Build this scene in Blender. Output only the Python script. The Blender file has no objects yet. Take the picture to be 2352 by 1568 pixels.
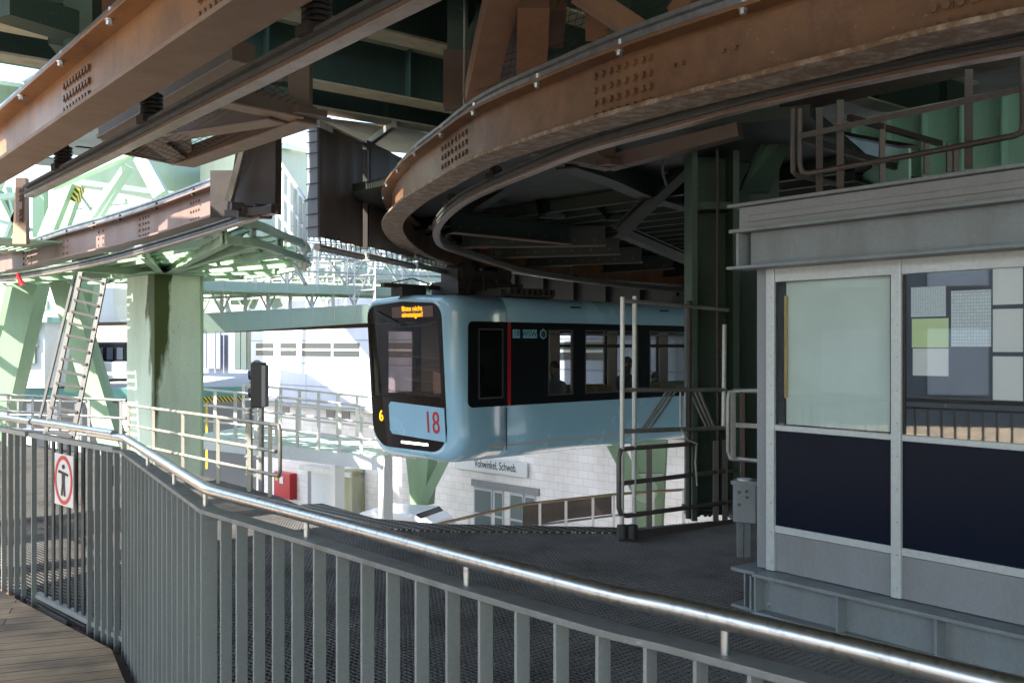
import bpy, bmesh, math, random
from mathutils import Vector, Matrix
random.seed(7)
D = bpy.data
S = bpy.context.scene
COL = S.collection
V = Vector

# ------------------------------------------------------------------ camera, world, sun
F, CX, HY, EYE = 2273.0, 1176.0, 793.0, 1.7      # focal in survey pixels, principal column, horizon row, eye height
cam = D.cameras.new('camera'); cam.lens = 34.79; cam.sensor_width = 36; cam.clip_start = .05; cam.clip_end = 2000
cam.shift_y = 9 / 2352
camo = D.objects.new('camera', cam); COL.objects.link(camo)
camo.location = (0, 0, EYE); camo.rotation_euler = (math.radians(90), 0, 0); S.camera = camo

SUN_EL = math.radians(47); SUN_AZ = math.atan2(-.60, -.80)
sd = V((math.cos(SUN_AZ) * math.cos(SUN_EL), math.sin(SUN_AZ) * math.cos(SUN_EL), math.sin(SUN_EL)))
w = D.worlds.new('World'); S.world = w; w.use_nodes = True
nt = w.node_tree; bg = nt.nodes['Background']; sky = nt.nodes.new('ShaderNodeTexSky')
sky.sky_type = 'NISHITA'; sky.sun_disc = False; sky.sun_elevation = SUN_EL
sky.sun_rotation = math.atan2(sd.x, sd.y); sky.air_density = 1.2; sky.dust_density = 1.2
nt.links.new(sky.outputs[0], bg.inputs[0]); bg.inputs[1].default_value = .15
sl = D.lights.new('sun', 'SUN'); sl.energy = 5.0; sl.angle = math.radians(.5); sl.color = (1, .95, .86)
so = D.objects.new('sun', sl); COL.objects.link(so); so.rotation_euler = sd.to_track_quat('Z', 'Y').to_euler()
S.view_settings.view_transform = 'Standard'; S.view_settings.look = 'None'; S.view_settings.gamma = 1
S.view_settings.exposure = 2.08
try: S.cycles.max_bounces = 8; S.cycles.transparent_max_bounces = 16
except Exception: pass

# ------------------------------------------------------------------ helpers
def P(x, y, Y): return V(((x - CX) * Y / F, Y, EYE - (y - HY) * Y / F))
def PX(x, Y, z): return V(((x - CX) * Y / F, Y, z))
def PZ(x, y, z):
    Y = (EYE - z) * F / (y - HY); return V(((x - CX) * Y / F, Y, z))
U = V((.723, .691, 0)).normalized(); W_ = V((-U.y, U.x, 0)); ZZ = V((0, 0, 1))

class MB:
    def __init__(s): s.v = []; s.f = []; s.sm = []
    def add(s, vs, fs, smooth=False):
        o = len(s.v); s.v += [V(p) for p in vs]; s.f += [[i + o for i in f] for f in fs]; s.sm += [smooth] * len(fs); return s
    def obox(s, c, ax, ay, az):
        c = V(c); vs = [c + ax * i + ay * j + az * k for k in (-1, 1) for j in (-1, 1) for i in (-1, 1)]
        return s.add(vs, [(0, 2, 3, 1), (4, 5, 7, 6), (0, 1, 5, 4), (2, 6, 7, 3), (0, 4, 6, 2), (1, 3, 7, 5)])
    def box(s, c, sx, sy, sz, rz=0):
        a = V((math.cos(rz), math.sin(rz), 0)); b = V((-a.y, a.x, 0))
        return s.obox(c, a * sx / 2, b * sy / 2, ZZ * sz / 2)
    def bar(s, a, b, w, h, up=None):
        a = V(a); b = V(b); d = (b - a); L = d.length
        if L < 1e-6: return s
        d.normalize(); up = V(up) if up is not None else ZZ
        if abs(d.dot(up)) > .98: up = V((0, 1, 0)) if abs(d.y) < .9 else V((1, 0, 0))
        x = d.cross(up).normalized(); y = x.cross(d).normalized()
        return s.obox((a + b) / 2, x * w / 2, d * L / 2, y * h / 2)
    def ibeam(s, a, b, H, Wd, tf=.02, tw=.012, up=None):
        a = V(a); b = V(b); d = (b - a); L = d.length; d.normalize(); up = V(up) if up is not None else ZZ
        if abs(d.dot(up)) > .98: up = V((0, 1, 0))
        x = d.cross(up).normalized(); y = x.cross(d).normalized(); c = (a + b) / 2
        s.obox(c + y * (H / 2 - tf / 2), x * Wd / 2, d * L / 2, y * tf / 2)
        s.obox(c - y * (H / 2 - tf / 2), x * Wd / 2, d * L / 2, y * tf / 2)
        return s.obox(c, x * tw / 2, d * L / 2, y * (H / 2 - tf))
    def tube(s, pts, r, n=10, cap=True):
        pts = [V(p) for p in pts]; m = len(pts); vs = []; fs = []; ref = None
        for i, p in enumerate(pts):
            t = (pts[min(i + 1, m - 1)] - pts[max(i - 1, 0)]).normalized()
            if ref is None:
                ref = ZZ if abs(t.z) < .9 else V((1, 0, 0))
                x = t.cross(ref).normalized()
            else: x = (x - t * x.dot(t)).normalized()
            y = t.cross(x); k = 1.0
            if 0 < i < m - 1:
                c = (pts[i] - pts[i - 1]).normalized().dot((pts[i + 1] - pts[i]).normalized()); k = 1 / max(.5, math.sqrt(max(0, (1 + c) / 2)))
            rr = r[i] if isinstance(r, (list, tuple)) else r
            vs += [p + (x * math.cos(a) + y * math.sin(a)) * rr * (k if k < 1.1 else 1.1) for a in [2 * math.pi * j / n for j in range(n)]]
        for i in range(m - 1):
            for j in range(n):
                fs.append((i * n + j, i * n + (j + 1) % n, (i + 1) * n + (j + 1) % n, (i + 1) * n + j))
        s.add(vs, fs, True)
        if cap: s.add(vs[:n], [tuple(range(n))[::-1]]); s.add(vs[-n:], [tuple(range(n))])
        return s
    def prism(s, poly, ext):
        ext = V(ext); n = len(poly); vs = [V(p) for p in poly] + [V(p) + ext for p in poly]
        return s.add(vs, [tuple(range(n))[::-1], tuple(range(n, 2 * n))] + [(i, (i + 1) % n, (i + 1) % n + n, i + n) for i in range(n)])
    def slab(s, xy, z0, z1): return s.prism([(p[0], p[1], z0) for p in xy], (0, 0, z1 - z0))
    def sweep(s, path, prof, smooth=False, cap=True):
        # path: 3-D points, prof: closed polygon of (right offset, up)
        m = len(path); n = len(prof); vs = []; fs = []
        for i in range(m):
            t = (V(path[min(i + 1, m - 1)]) - V(path[max(i - 1, 0)])); t.z = 0; t.normalize(); r = V((t.y, -t.x, 0))
            vs += [V(path[i]) + r * a + ZZ * b for a, b in prof]
        for i in range(m - 1):
            for j in range(n): fs.append((i * n + j, i * n + (j + 1) % n, (i + 1) * n + (j + 1) % n, (i + 1) * n + j))
        if cap: fs += [tuple(range(n))[::-1], tuple(range((m - 1) * n, m * n))]
        return s.add(vs, fs, smooth)
    def hexbolt(s, c, n, r, h):
        n = V(n).normalized(); up = ZZ if abs(n.z) < .9 else V((1, 0, 0)); x = n.cross(up).normalized(); y = n.cross(x); c = V(c)
        base = [c + (x * math.cos(a) + y * math.sin(a)) * r for a in [math.pi / 3 * k for k in range(6)]]
        wr = [c + (x * math.cos(a) + y * math.sin(a)) * r * 1.35 for a in [math.pi / 5 * k for k in range(10)]]
        s.prism(wr, n * h * .25); return s.prism([p + n * h * .25 for p in base], n * h * .75)
    def disc(s, c, n, r, h, k=16):
        n = V(n).normalized(); up = ZZ if abs(n.z) < .9 else V((1, 0, 0)); x = n.cross(up).normalized(); y = n.cross(x); c = V(c)
        return s.prism([c + (x * math.cos(a) + y * math.sin(a)) * r for a in [2 * math.pi / k * i for i in range(k)]], n * h)
    def build(s, name, mat, parent=None, bevel=0):
        me = D.meshes.new(name); me.from_pydata([tuple(p) for p in s.v], [], s.f)
        me.polygons.foreach_set('use_smooth', s.sm)
        bm = bmesh.new(); bm.from_mesh(me); bmesh.ops.recalc_face_normals(bm, faces=bm.faces); bm.to_mesh(me); bm.free()
        me.materials.append(mat); o = D.objects.new(name, me); COL.objects.link(o)
        if parent is not None: attach(o, parent)
        if bevel:
            b = o.modifiers.new('bevel', 'BEVEL'); b.width = bevel; b.segments = 2; b.limit_method = 'ANGLE'
        return o
WLOC = {}
def attach(o, parent):
    o.parent = parent; o.matrix_parent_inverse = Matrix.Translation(-WLOC.get(parent.name, V((0, 0, 0))))
    WLOC[o.name] = WLOC.get(parent.name, V((0, 0, 0))) * 0
def tag(o, label, cat, group=None, kind=None):
    if label: o['label'] = label
    if cat: o['category'] = cat
    if group: o['group'] = group
    if kind: o['kind'] = kind
    return o
def T(name, label, cat, loc=(0, 0, 0), group=None):
    o = D.objects.new(name, None); COL.objects.link(o); o.location = loc; WLOC[o.name] = V(loc); return tag(o, label, cat, group)
def struct(name, mb, mat, kind='structure'):
    o = mb.build(name, mat); o['kind'] = kind; return o
def cp(o, parent=None, loc=None):
    c = o.copy(); COL.objects.link(c)
    if parent is not None: c.parent = parent
    if loc is not None: c.location = loc
    for ch in list(o.children): cp(ch, c)
    return c
def catmull(pts, n=8):
    pts = [V(p) for p in pts]; out = []; q = [pts[0] * 2 - pts[1]] + pts + [pts[-1] * 2 - pts[-2]]
    for i in range(1, len(q) - 2):
        a, b, c, d = q[i - 1:i + 3]
        for k in range(n):
            t = k / n; out.append(.5 * ((2 * b) + (c - a) * t + (2 * a - 5 * b + 4 * c - d) * t * t + (3 * b - a - 3 * c + d) * t ** 3))
    out.append(pts[-1]); return out
def path_at_x(path, x, lo=0):
    r = (x - CX) / F
    for i in range(lo, len(path) - 1):
        a, b = path[i], path[i + 1]; fa, fb = a.x - r * a.y, b.x - r * b.y
        if fa == 0 or fa * fb < 0:
            t = fa / (fa - fb); d = (b - a).copy(); d.z = 0; return a.lerp(b, t), d.normalized()
    return None, None
def text_mesh(name, txt, size, origin, right, up, mat, parent, depth=.004, align='CENTER', sx=1.0, bold=0):
    cu = D.curves.new('t', 'FONT'); cu.body = txt; cu.size = size; cu.extrude = depth; cu.align_x = align; cu.align_y = 'CENTER'; cu.offset = bold
    cu.space_line = .85
    to = D.objects.new('t', cu); COL.objects.link(to); dg = bpy.context.evaluated_depsgraph_get(); dg.update()
    me = D.meshes.new_from_object(to.evaluated_get(dg)); D.objects.remove(to)
    right = V(right).normalized(); up = V(up).normalized(); n = right.cross(up); o_ = V(origin)
    for v in me.vertices: v.co = o_ + right * v.co.x * sx + up * v.co.y + n * v.co.z
    me.name = name; me.materials.clear(); me.materials.append(mat)
    o = D.objects.new(name, me); COL.objects.link(o)
    if parent is not None: attach(o, parent)
    return o

# ------------------------------------------------------------------ materials
def newmat(name):
    m = D.materials.new(name); m.use_nodes = True; return m, m.node_tree, m.node_tree.nodes['Principled BSDF']
def setp(b, **k):
    for a, v in k.items():
        n = {'rough': 'Roughness', 'metal': 'Metallic', 'trans': 'Transmission Weight', 'ior': 'IOR', 'coat': 'Coat Weight', 'alpha': 'Alpha', 'spec': 'Specular IOR Level'}[a]
        b.inputs[n].default_value = v
def paint(name, c, rough=.5, metal=0., dirt=(.05, .04, .03), amt=.35, scale=3., fine=40., streak=True, bump=.15, coat=0., speck=0., rust=None):
    m, t, b = newmat(name); N = t.nodes; L = t.links; setp(b, metal=metal, coat=coat)
    tc = N.new('ShaderNodeTexCoord'); mp = N.new('ShaderNodeMapping'); L.new(tc.outputs['Object'], mp.inputs[0])
    mp.inputs['Scale'].default_value = (1, 1, .25 if streak else 1)
    n1 = N.new('ShaderNodeTexNoise'); n1.inputs['Scale'].default_value = scale; n1.inputs['Detail'].default_value = 8; n1.inputs['Roughness'].default_value = .65; L.new(mp.outputs[0], n1.inputs[0])
    r1 = N.new('ShaderNodeValToRGB'); r1.color_ramp.elements[0].position = .45; r1.color_ramp.elements[1].position = .78; L.new(n1.outputs[0], r1.inputs[0])
    mu = N.new('ShaderNodeMath'); mu.operation = 'MULTIPLY'; mu.inputs[1].default_value = amt; L.new(r1.outputs[0], mu.inputs[0])
    n2 = N.new('ShaderNodeTexNoise'); n2.inputs['Scale'].default_value = fine; n2.inputs['Detail'].default_value = 4; L.new(tc.outputs['Object'], n2.inputs[0])
    mx0 = N.new('ShaderNodeMix'); mx0.data_type = 'RGBA'; mx0.inputs['A'].default_value = (*[v * .82 for v in c], 1); mx0.inputs['B'].default_value = (*[min(1, v * 1.15) for v in c], 1); L.new(n2.outputs[0], mx0.inputs['Factor'])
    mx = N.new('ShaderNodeMix'); mx.data_type = 'RGBA'; L.new(mu.outputs[0], mx.inputs['Factor']); L.new(mx0.outputs['Result'], mx.inputs['A']); mx.inputs['B'].default_value = (*dirt, 1)
    out = mx.outputs['Result']
    if speck:
        vo = N.new('ShaderNodeTexNoise'); vo.inputs['Scale'].default_value = 55; vo.inputs['Detail'].default_value = 2; L.new(tc.outputs['Object'], vo.inputs[0])
        rr = N.new('ShaderNodeValToRGB'); rr.color_ramp.elements[0].position = .70; rr.color_ramp.elements[1].position = .74; L.new(vo.outputs[0], rr.inputs[0])
        m3 = N.new('ShaderNodeMath'); m3.operation = 'MULTIPLY'; m3.inputs[1].default_value = speck; L.new(rr.outputs[0], m3.inputs[0])
        mz = N.new('ShaderNodeMix'); mz.data_type = 'RGBA'; L.new(m3.outputs[0], mz.inputs['Factor']); L.new(out, mz.inputs['A']); mz.inputs['B'].default_value = (.45, .42, .38, 1); out = mz.outputs['Result']
    if rust:
        nr = N.new('ShaderNodeTexNoise'); nr.inputs['Scale'].default_value = 2.6; nr.inputs['Detail'].default_value = 10; nr.inputs['Roughness'].default_value = .72; nr.inputs['Distortion'].default_value = .6; L.new(mp.outputs[0], nr.inputs[0])
        rq = N.new('ShaderNodeValToRGB'); rq.color_ramp.elements[0].position = .52; rq.color_ramp.elements[1].position = .68; L.new(nr.outputs[0], rq.inputs[0])
        m4 = N.new('ShaderNodeMath'); m4.operation = 'MULTIPLY'; m4.inputs[1].default_value = .8; L.new(rq.outputs[0], m4.inputs[0])
        my = N.new('ShaderNodeMix'); my.data_type = 'RGBA'; L.new(m4.outputs[0], my.inputs['Factor']); L.new(out, my.inputs['A']); my.inputs['B'].default_value = (*rust, 1); out = my.outputs['Result']
    L.new(out, b.inputs['Base Color'])
    mr = N.new('ShaderNodeMapRange'); mr.inputs['To Min'].default_value = max(.05, rough - .12); mr.inputs['To Max'].default_value = min(1, rough + .2); L.new(n1.outputs[0], mr.inputs[0]); L.new(mr.outputs[0], b.inputs['Roughness'])
    if bump:
        bp = N.new('ShaderNodeBump'); bp.inputs['Strength'].default_value = bump; bp.inputs['Distance'].default_value = .01; L.new(n2.outputs[0], bp.inputs['Height']); L.new(bp.outputs[0], b.inputs['Normal'])
    return m
def flat(name, c, rough=.5, metal=0., **k):
    m, t, b = newmat(name); b.inputs['Base Color'].default_value = (*c, 1); setp(b, rough=rough, metal=metal, **k); return m
def emis(name, c, s):
    m, t, b = newmat(name); b.inputs['Base Color'].default_value = (*c, 1); b.inputs['Emission Color'].default_value = (*c, 1); b.inputs['Emission Strength'].default_value = s; return m
def glass(name, tint=(.6, .65, .65), refl=.12, rough=.02):
    m, t, b = newmat(name); N = t.nodes; L = t.links
    tr = N.new('ShaderNodeBsdfTransparent'); tr.inputs[0].default_value = (*tint, 1)
    gl = N.new('ShaderNodeBsdfGlossy'); gl.inputs['Roughness'].default_value = rough
    fr = N.new('ShaderNodeLayerWeight'); fr.inputs[0].default_value = .2
    mr = N.new('ShaderNodeMapRange'); mr.inputs['To Min'].default_value = refl; mr.inputs['To Max'].default_value = .5; L.new(fr.outputs['Fresnel'], mr.inputs[0])
    mx = N.new('ShaderNodeMixShader'); L.new(mr.outputs[0], mx.inputs[0]); L.new(tr.outputs[0], mx.inputs[1]); L.new(gl.outputs[0], mx.inputs[2])
    L.new(mx.outputs[0], N['Material Output'].inputs[0]); return m

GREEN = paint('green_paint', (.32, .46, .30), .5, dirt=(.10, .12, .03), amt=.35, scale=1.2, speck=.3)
GREEND = paint('shaded_green_paint', (.034, .066, .05), .55, dirt=(.028, .03, .02), amt=.5, scale=1.5, speck=.3)  # same green paint, with the shade mixed into a darker colour
SHADEG = paint('deep_shade_green', (.013, .022, .017), .6, dirt=(.02, .016, .012), amt=.6, scale=2)  # green darkened further to carry the deep shade inside the loop
GREENL = paint('pale_green_paint', (.50, .62, .50), .5, dirt=(.30, .34, .20), amt=.3, scale=1.2)
TEAL = paint('teal_green_paint', (.26, .50, .41), .5, dirt=(.06, .10, .08), amt=.3, scale=1.2)
BROWN = paint('brown_paint', (.175, .085, .036), .42, dirt=(.05, .028, .02), amt=.9, scale=1.6, fine=18, streak=False, bump=.12, speck=.35, rust=(.085, .035, .015))
BROWND = paint('dark_brown_paint', (.13, .075, .055), .55, dirt=(.05, .03, .025), amt=.6, scale=2, streak=False)
MAUVE = paint('faded_brown_paint', (.19, .12, .10), .5, dirt=(.14, .07, .045), amt=.6, scale=2.2)
FLANGE = paint('chipped_flange', (.17, .10, .055), .6, dirt=(.50, .43, .36), amt=.9, scale=11, fine=60, streak=False, bump=.5)
RAIL = paint('rail_steel', (.30, .30, .31), .35, .8, dirt=(.10, .07, .05), amt=.7, scale=9, streak=False)
DARKM = paint('grimy_dark_steel', (.045, .04, .038), .55, .3, dirt=(.09, .06, .04), amt=.5, scale=5, streak=False)
BOLT = paint('zinc_bolt', (.55, .56, .56), .3, .9, amt=.3, scale=20)
FENCE = paint('fence_paint', (.26, .27, .26), .45, dirt=(.09, .075, .06), amt=.35, scale=4, fine=90, bump=.05, speck=.25)
FENCET = paint('rail_bar_paint', (.20, .205, .195), .45, dirt=(.075, .055, .045), amt=.55, scale=9, fine=90, bump=.1, speck=.4, streak=False)
GREYP = paint('grey_cladding', (.23, .24, .25), .4, dirt=(.12, .115, .10), amt=.5, scale=2.2, fine=60, bump=.03)
GREYB = paint('grey_beam', (.20, .225, .235), .45, dirt=(.10, .085, .06), amt=.5, scale=3.5, fine=50, bump=.08, speck=.3)
ALU = paint('aluminium_frame', (.50, .53, .52), .4, .3, amt=.12, scale=3, dirt=(.2, .19, .17), bump=.02)
GALV = paint('galvanised_tube', (.36, .35, .33), .42, .6, dirt=(.16, .12, .09), amt=.5, scale=8)
GALVL = paint('pale_galvanised', (.62, .61, .58), .45, .3, dirt=(.35, .3, .22), amt=.4, scale=5)
YTUBE = paint('beige_grey_tube', (.34, .32, .26), .45, .4, dirt=(.2, .16, .1), amt=.4, scale=8)
WHITE = paint('white_paint', (.72, .73, .74), .5, dirt=(.4, .39, .36), amt=.25, scale=1.5)
BLACK = flat('black_rubber', (.012, .012, .013), .5)
BLACKG = flat('black_gloss_glass', (.006, .007, .009), .08, spec=.3)
NAVY = flat('navy_glass_panel', (.006, .010, .021), .25, spec=.12)
RED = flat('red_paint', (.45, .012, .012), .35)
REDS = flat('red_vinyl', (.40, .01, .012), .3)
SKINM = flat('skin', (.35, .2, .14), .6)
YEL = flat('yellow_paint', (.65, .5, .04), .5)
CREAM = paint('cream_underside', (.46, .38, .30), .7, dirt=(.3, .24, .18), amt=.3, scale=2)
TARP = paint('brown_tarpaulin', (.15, .12, .10), .75, dirt=(.05, .04, .035), amt=.5, scale=1.4)
TARPE = paint('grey_tarpaulin_edge', (.20, .22, .25), .7, amt=.2, scale=3)
PINK = paint('pink_wall', (.62, .45, .42), .8, amt=.1)
GL = glass('clear_glass', (.72, .78, .76), .10)
GLT = glass('tinted_glass', (.88, .89, .90), .02)
GLW = glass('windscreen_glass', (.74, .64, .60), .05)  # brown tint stands in for the canopy reflected in the glass
LINING = paint('train_lining', (.50, .42, .36), .6, amt=.1)
HAIRM = flat('dark_hair', (.02, .015, .012), .7)

def steel_mat():
    m, t, b = newmat('brushed_stainless'); N = t.nodes; L = t.links; setp(b, metal=1, rough=.3)
    tc = N.new('ShaderNodeTexCoord'); n = N.new('ShaderNodeTexNoise'); n.inputs['Scale'].default_value = 9; n.inputs['Detail'].default_value = 6; L.new(tc.outputs['Object'], n.inputs[0])
    mr = N.new('ShaderNodeMapRange'); mr.inputs['To Min'].default_value = .24; mr.inputs['To Max'].default_value = .42; L.new(n.outputs[0], mr.inputs[0]); L.new(mr.outputs[0], b.inputs['Roughness'])
    n2 = N.new('ShaderNodeTexNoise'); n2.inputs['Scale'].default_value = 60; n2.inputs['Detail'].default_value = 3; L.new(tc.outputs['Object'], n2.inputs[0])
    r = N.new('ShaderNodeValToRGB'); r.color_ramp.elements[0].color = (.42, .41, .40, 1); r.color_ramp.elements[1].color = (.68, .68, .68, 1); r.color_ramp.elements[0].position = .25; r.color_ramp.elements[1].position = .5
    L.new(n2.outputs[0], r.inputs[0]); L.new(r.outputs[0], b.inputs['Base Color']); return m
STEEL = steel_mat()
def train_mat():
    m, t, b = newmat('light_blue_lacquer'); N = t.nodes; L = t.links; setp(b, rough=.22, coat=.6); b.inputs['Coat Roughness'].default_value = .08
    tc = N.new('ShaderNodeTexCoord'); n = N.new('ShaderNodeTexNoise'); n.inputs['Scale'].default_value = 1.5; n.inputs['Detail'].default_value = 7; L.new(tc.outputs['Object'], n.inputs[0])
    r = N.new('ShaderNodeValToRGB'); r.color_ramp.elements[0].color = (.27, .475, .60, 1); r.color_ramp.elements[1].color = (.31, .535, .665, 1); L.new(n.outputs[0], r.inputs[0]); L.new(r.outputs[0], b.inputs['Base Color'])
    mr = N.new('ShaderNodeMapRange'); mr.inputs['To Min'].default_value = .15; mr.inputs['To Max'].default_value = .35; L.new(n.outputs[0], mr.inputs[0]); L.new(mr.outputs[0], b.inputs['Roughness']); return m
BLUE = train_mat()
def wood_mat():
    m, t, b = newmat('weathered_planks'); N = t.nodes; L = t.links
    tc = N.new('ShaderNodeTexCoord'); mp = N.new('ShaderNodeMapping'); mp.inputs['Rotation'].default_value = (0, 0, math.radians(-20)); L.new(tc.outputs['Object'], mp.inputs[0])
    br = N.new('ShaderNodeTexBrick'); br.offset = .37; br.inputs['Scale'].default_value = 1; br.inputs['Brick Width'].default_value = 2.3; br.inputs['Row Height'].default_value = .14; br.inputs['Mortar Size'].default_value = .004; br.inputs['Mortar Smooth'].default_value = .2
    br.inputs['Color1'].default_value = (.36, .26, .165, 1); br.inputs['Color2'].default_value = (.54, .41, .27, 1); br.inputs['Mortar'].default_value = (.015, .012, .01, 1); L.new(mp.outputs[0], br.inputs[0])
    ms = N.new('ShaderNodeMapping'); ms.inputs['Scale'].default_value = (1.2, 22, 1); L.new(mp.outputs[0], ms.inputs[0])
    n = N.new('ShaderNodeTexNoise'); n.inputs['Scale'].default_value = 2; n.inputs['Detail'].default_value = 10; n.inputs['Roughness'].default_value = .7; L.new(ms.outputs[0], n.inputs[0])
    n2 = N.new('ShaderNodeTexNoise'); n2.inputs['Scale'].default_value = 2.2; n2.inputs['Detail'].default_value = 8; L.new(mp.outputs[0], n2.inputs[0])
    r = N.new('ShaderNodeValToRGB'); r.color_ramp.elements[0].position = .3; r.color_ramp.elements[0].color = (.45, .45, .45, 1); r.color_ramp.elements[1].position = .7; r.color_ramp.elements[1].color = (1.25, 1.2, 1.15, 1); L.new(n.outputs[0], r.inputs[0])
    r2 = N.new('ShaderNodeValToRGB'); r2.color_ramp.elements[0].position = .35; r2.color_ramp.elements[0].color = (.5, .5, .52, 1); r2.color_ramp.elements[1].position = .62; r2.color_ramp.elements[1].color = (1.1, 1.08, 1, 1); L.new(n2.outputs[0], r2.inputs[0])
    a = N.new('ShaderNodeMix'); a.data_type = 'RGBA'; a.blend_type = 'MULTIPLY'; a.inputs['Factor'].default_value = 1; L.new(br.outputs['Color'], a.inputs['A']); L.new(r.outputs[0], a.inputs['B'])
    c = N.new('ShaderNodeMix'); c.data_type = 'RGBA'; c.blend_type = 'MULTIPLY'; c.inputs['Factor'].default_value = 1; L.new(a.outputs['Result'], c.inputs['A']); L.new(r2.outputs[0], c.inputs['B'])
    L.new(c.outputs['Result'], b.inputs['Base Color']); setp(b, rough=.7)
    bp = N.new('ShaderNodeBump'); bp.inputs['Strength'].default_value = .4; bp.inputs['Distance'].default_value = .01; L.new(n.outputs[0], bp.inputs['Height']); L.new(bp.outputs[0], b.inputs['Normal']); return m
WOOD = wood_mat()
def grating_mat(name, w=.034, h=.034, t_=.11, bar=(.24, .24, .245), hole=(.012, .012, .013), rot=-43.7, size=(1.0, 3.0), spots=.0):
    # press-locked steel grating: bars over dark openings, panel joints, grime
    m, t, b = newmat(name); N = t.nodes; L = t.links
    tc = N.new('ShaderNodeTexCoord'); mp = N.new('ShaderNodeMapping'); mp.inputs['Rotation'].default_value = (0, 0, math.radians(rot)); L.new(tc.outputs['Object'], mp.inputs[0])
    br = N.new('ShaderNodeTexBrick'); br.offset = .5 if spots else 0; br.inputs['Scale'].default_value = 1; br.inputs['Brick Width'].default_value = w; br.inputs['Row Height'].default_value = h; br.inputs['Mortar Size'].default_value = h * t_ * 2; br.inputs['Mortar Smooth'].default_value = .6
    br.inputs['Color1'].default_value = (0, 0, 0, 1); br.inputs['Color2'].default_value = (0, 0, 0, 1); br.inputs['Mortar'].default_value = (1, 1, 1, 1); L.new(mp.outputs[0], br.inputs[0])
    pj = N.new('ShaderNodeTexBrick'); pj.offset = 0; pj.inputs['Scale'].default_value = 1; pj.inputs['Brick Width'].default_value = size[0]; pj.inputs['Row Height'].default_value = size[1]; pj.inputs['Mortar Size'].default_value = .004
    pj.inputs['Color1'].default_value = (0, 0, 0, 1); pj.inputs['Color2'].default_value = (0, 0, 0, 1); pj.inputs['Mortar'].default_value = (1, 1, 1, 1); L.new(mp.outputs[0], pj.inputs[0])
    mx = N.new('ShaderNodeMath'); mx.operation = 'MAXIMUM'; L.new(br.outputs['Color'], mx.inputs[0]); L.new(pj.outputs['Color'], mx.inputs[1])
    n = N.new('ShaderNodeTexNoise'); n.inputs['Scale'].default_value = 1.3; n.inputs['Detail'].default_value = 8; L.new(tc.outputs['Object'], n.inputs[0])
    r = N.new('ShaderNodeValToRGB'); r.color_ramp.elements[0].position = .35; r.color_ramp.elements[0].color = (*[c * .45 for c in bar], 1); r.color_ramp.elements[1].position = .65; r.color_ramp.elements[1].color = (*bar, 1)
    e = r.color_ramp.elements.new(.5); e.color = (bar[0] * .8, bar[1] * .68, bar[2] * .55, 1); L.new(n.outputs[0], r.inputs[0])
    a = N.new('ShaderNodeMix'); a.data_type = 'RGBA'; L.new(mx.outputs[0], a.inputs['Factor']); a.inputs['A'].default_value = (*hole, 1); L.new(r.outputs[0], a.inputs['B'])
    ns = N.new('ShaderNodeTexNoise'); ns.inputs['Scale'].default_value = 38; ns.inputs['Detail'].default_value = 2; L.new(tc.outputs['Object'], ns.inputs[0])
    rs = N.new('ShaderNodeValToRGB'); rs.color_ramp.elements[0].position = .70; rs.color_ramp.elements[1].position = .72; L.new(ns.outputs[0], rs.inputs[0])
    ml = N.new('ShaderNodeMath'); ml.operation = 'MULTIPLY'; L.new(rs.outputs[0], ml.inputs[0]); L.new(mx.outputs[0], ml.inputs[1])
    c2 = N.new('ShaderNodeMix'); c2.data_type = 'RGBA'; L.new(ml.outputs[0], c2.inputs['Factor']); L.new(a.outputs['Result'], c2.inputs['A']); c2.inputs['B'].default_value = (.45, .44, .42, 1)
    L.new(c2.outputs['Result'], b.inputs['Base Color'])
    sp = N.new('ShaderNodeMapRange'); sp.inputs['To Min'].default_value = 0; sp.inputs['To Max'].default_value = .5; L.new(mx.outputs[0], sp.inputs[0]); L.new(sp.outputs[0], b.inputs['Specular IOR Level'])
    setp(b, rough=.42)
    bp = N.new('ShaderNodeBump'); bp.inputs['Strength'].default_value = .6; bp.inputs['Distance'].default_value = .02; L.new(mx.outputs[0], bp.inputs['Height']); L.new(bp.outputs[0], b.inputs['Normal']); return m
GRATE = grating_mat('steel_grating')
def screen_grate(name, c, w=.12, h=.035, gap=.45, rot=-43.7):
    # open grating: really open between the bars so that light falls through
    m, t, b = newmat(name); N = t.nodes; L = t.links
    tc = N.new('ShaderNodeTexCoord'); mp = N.new('ShaderNodeMapping'); mp.inputs['Rotation'].default_value = (0, 0, math.radians(rot)); L.new(tc.outputs['Object'], mp.inputs[0])
    br = N.new('ShaderNodeTexBrick'); br.offset = 0; br.inputs['Scale'].default_value = 1; br.inputs['Brick Width'].default_value = w; br.inputs['Row Height'].default_value = h; br.inputs['Mortar Size'].default_value = h * (1 - gap) * .5; br.inputs['Mortar Smooth'].default_value = 0
    L.new(mp.outputs[0], br.inputs[0]); L.new(br.outputs['Fac'], b.inputs['Alpha']); b.inputs['Base Color'].default_value = (*c, 1); setp(b, rough=.5); return m
OGRATE = screen_grate('open_grating_green', (.20, .28, .18))
LOUV = screen_grate('open_grating_pale', (.42, .36, .30), .16, .05, .35)
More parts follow.
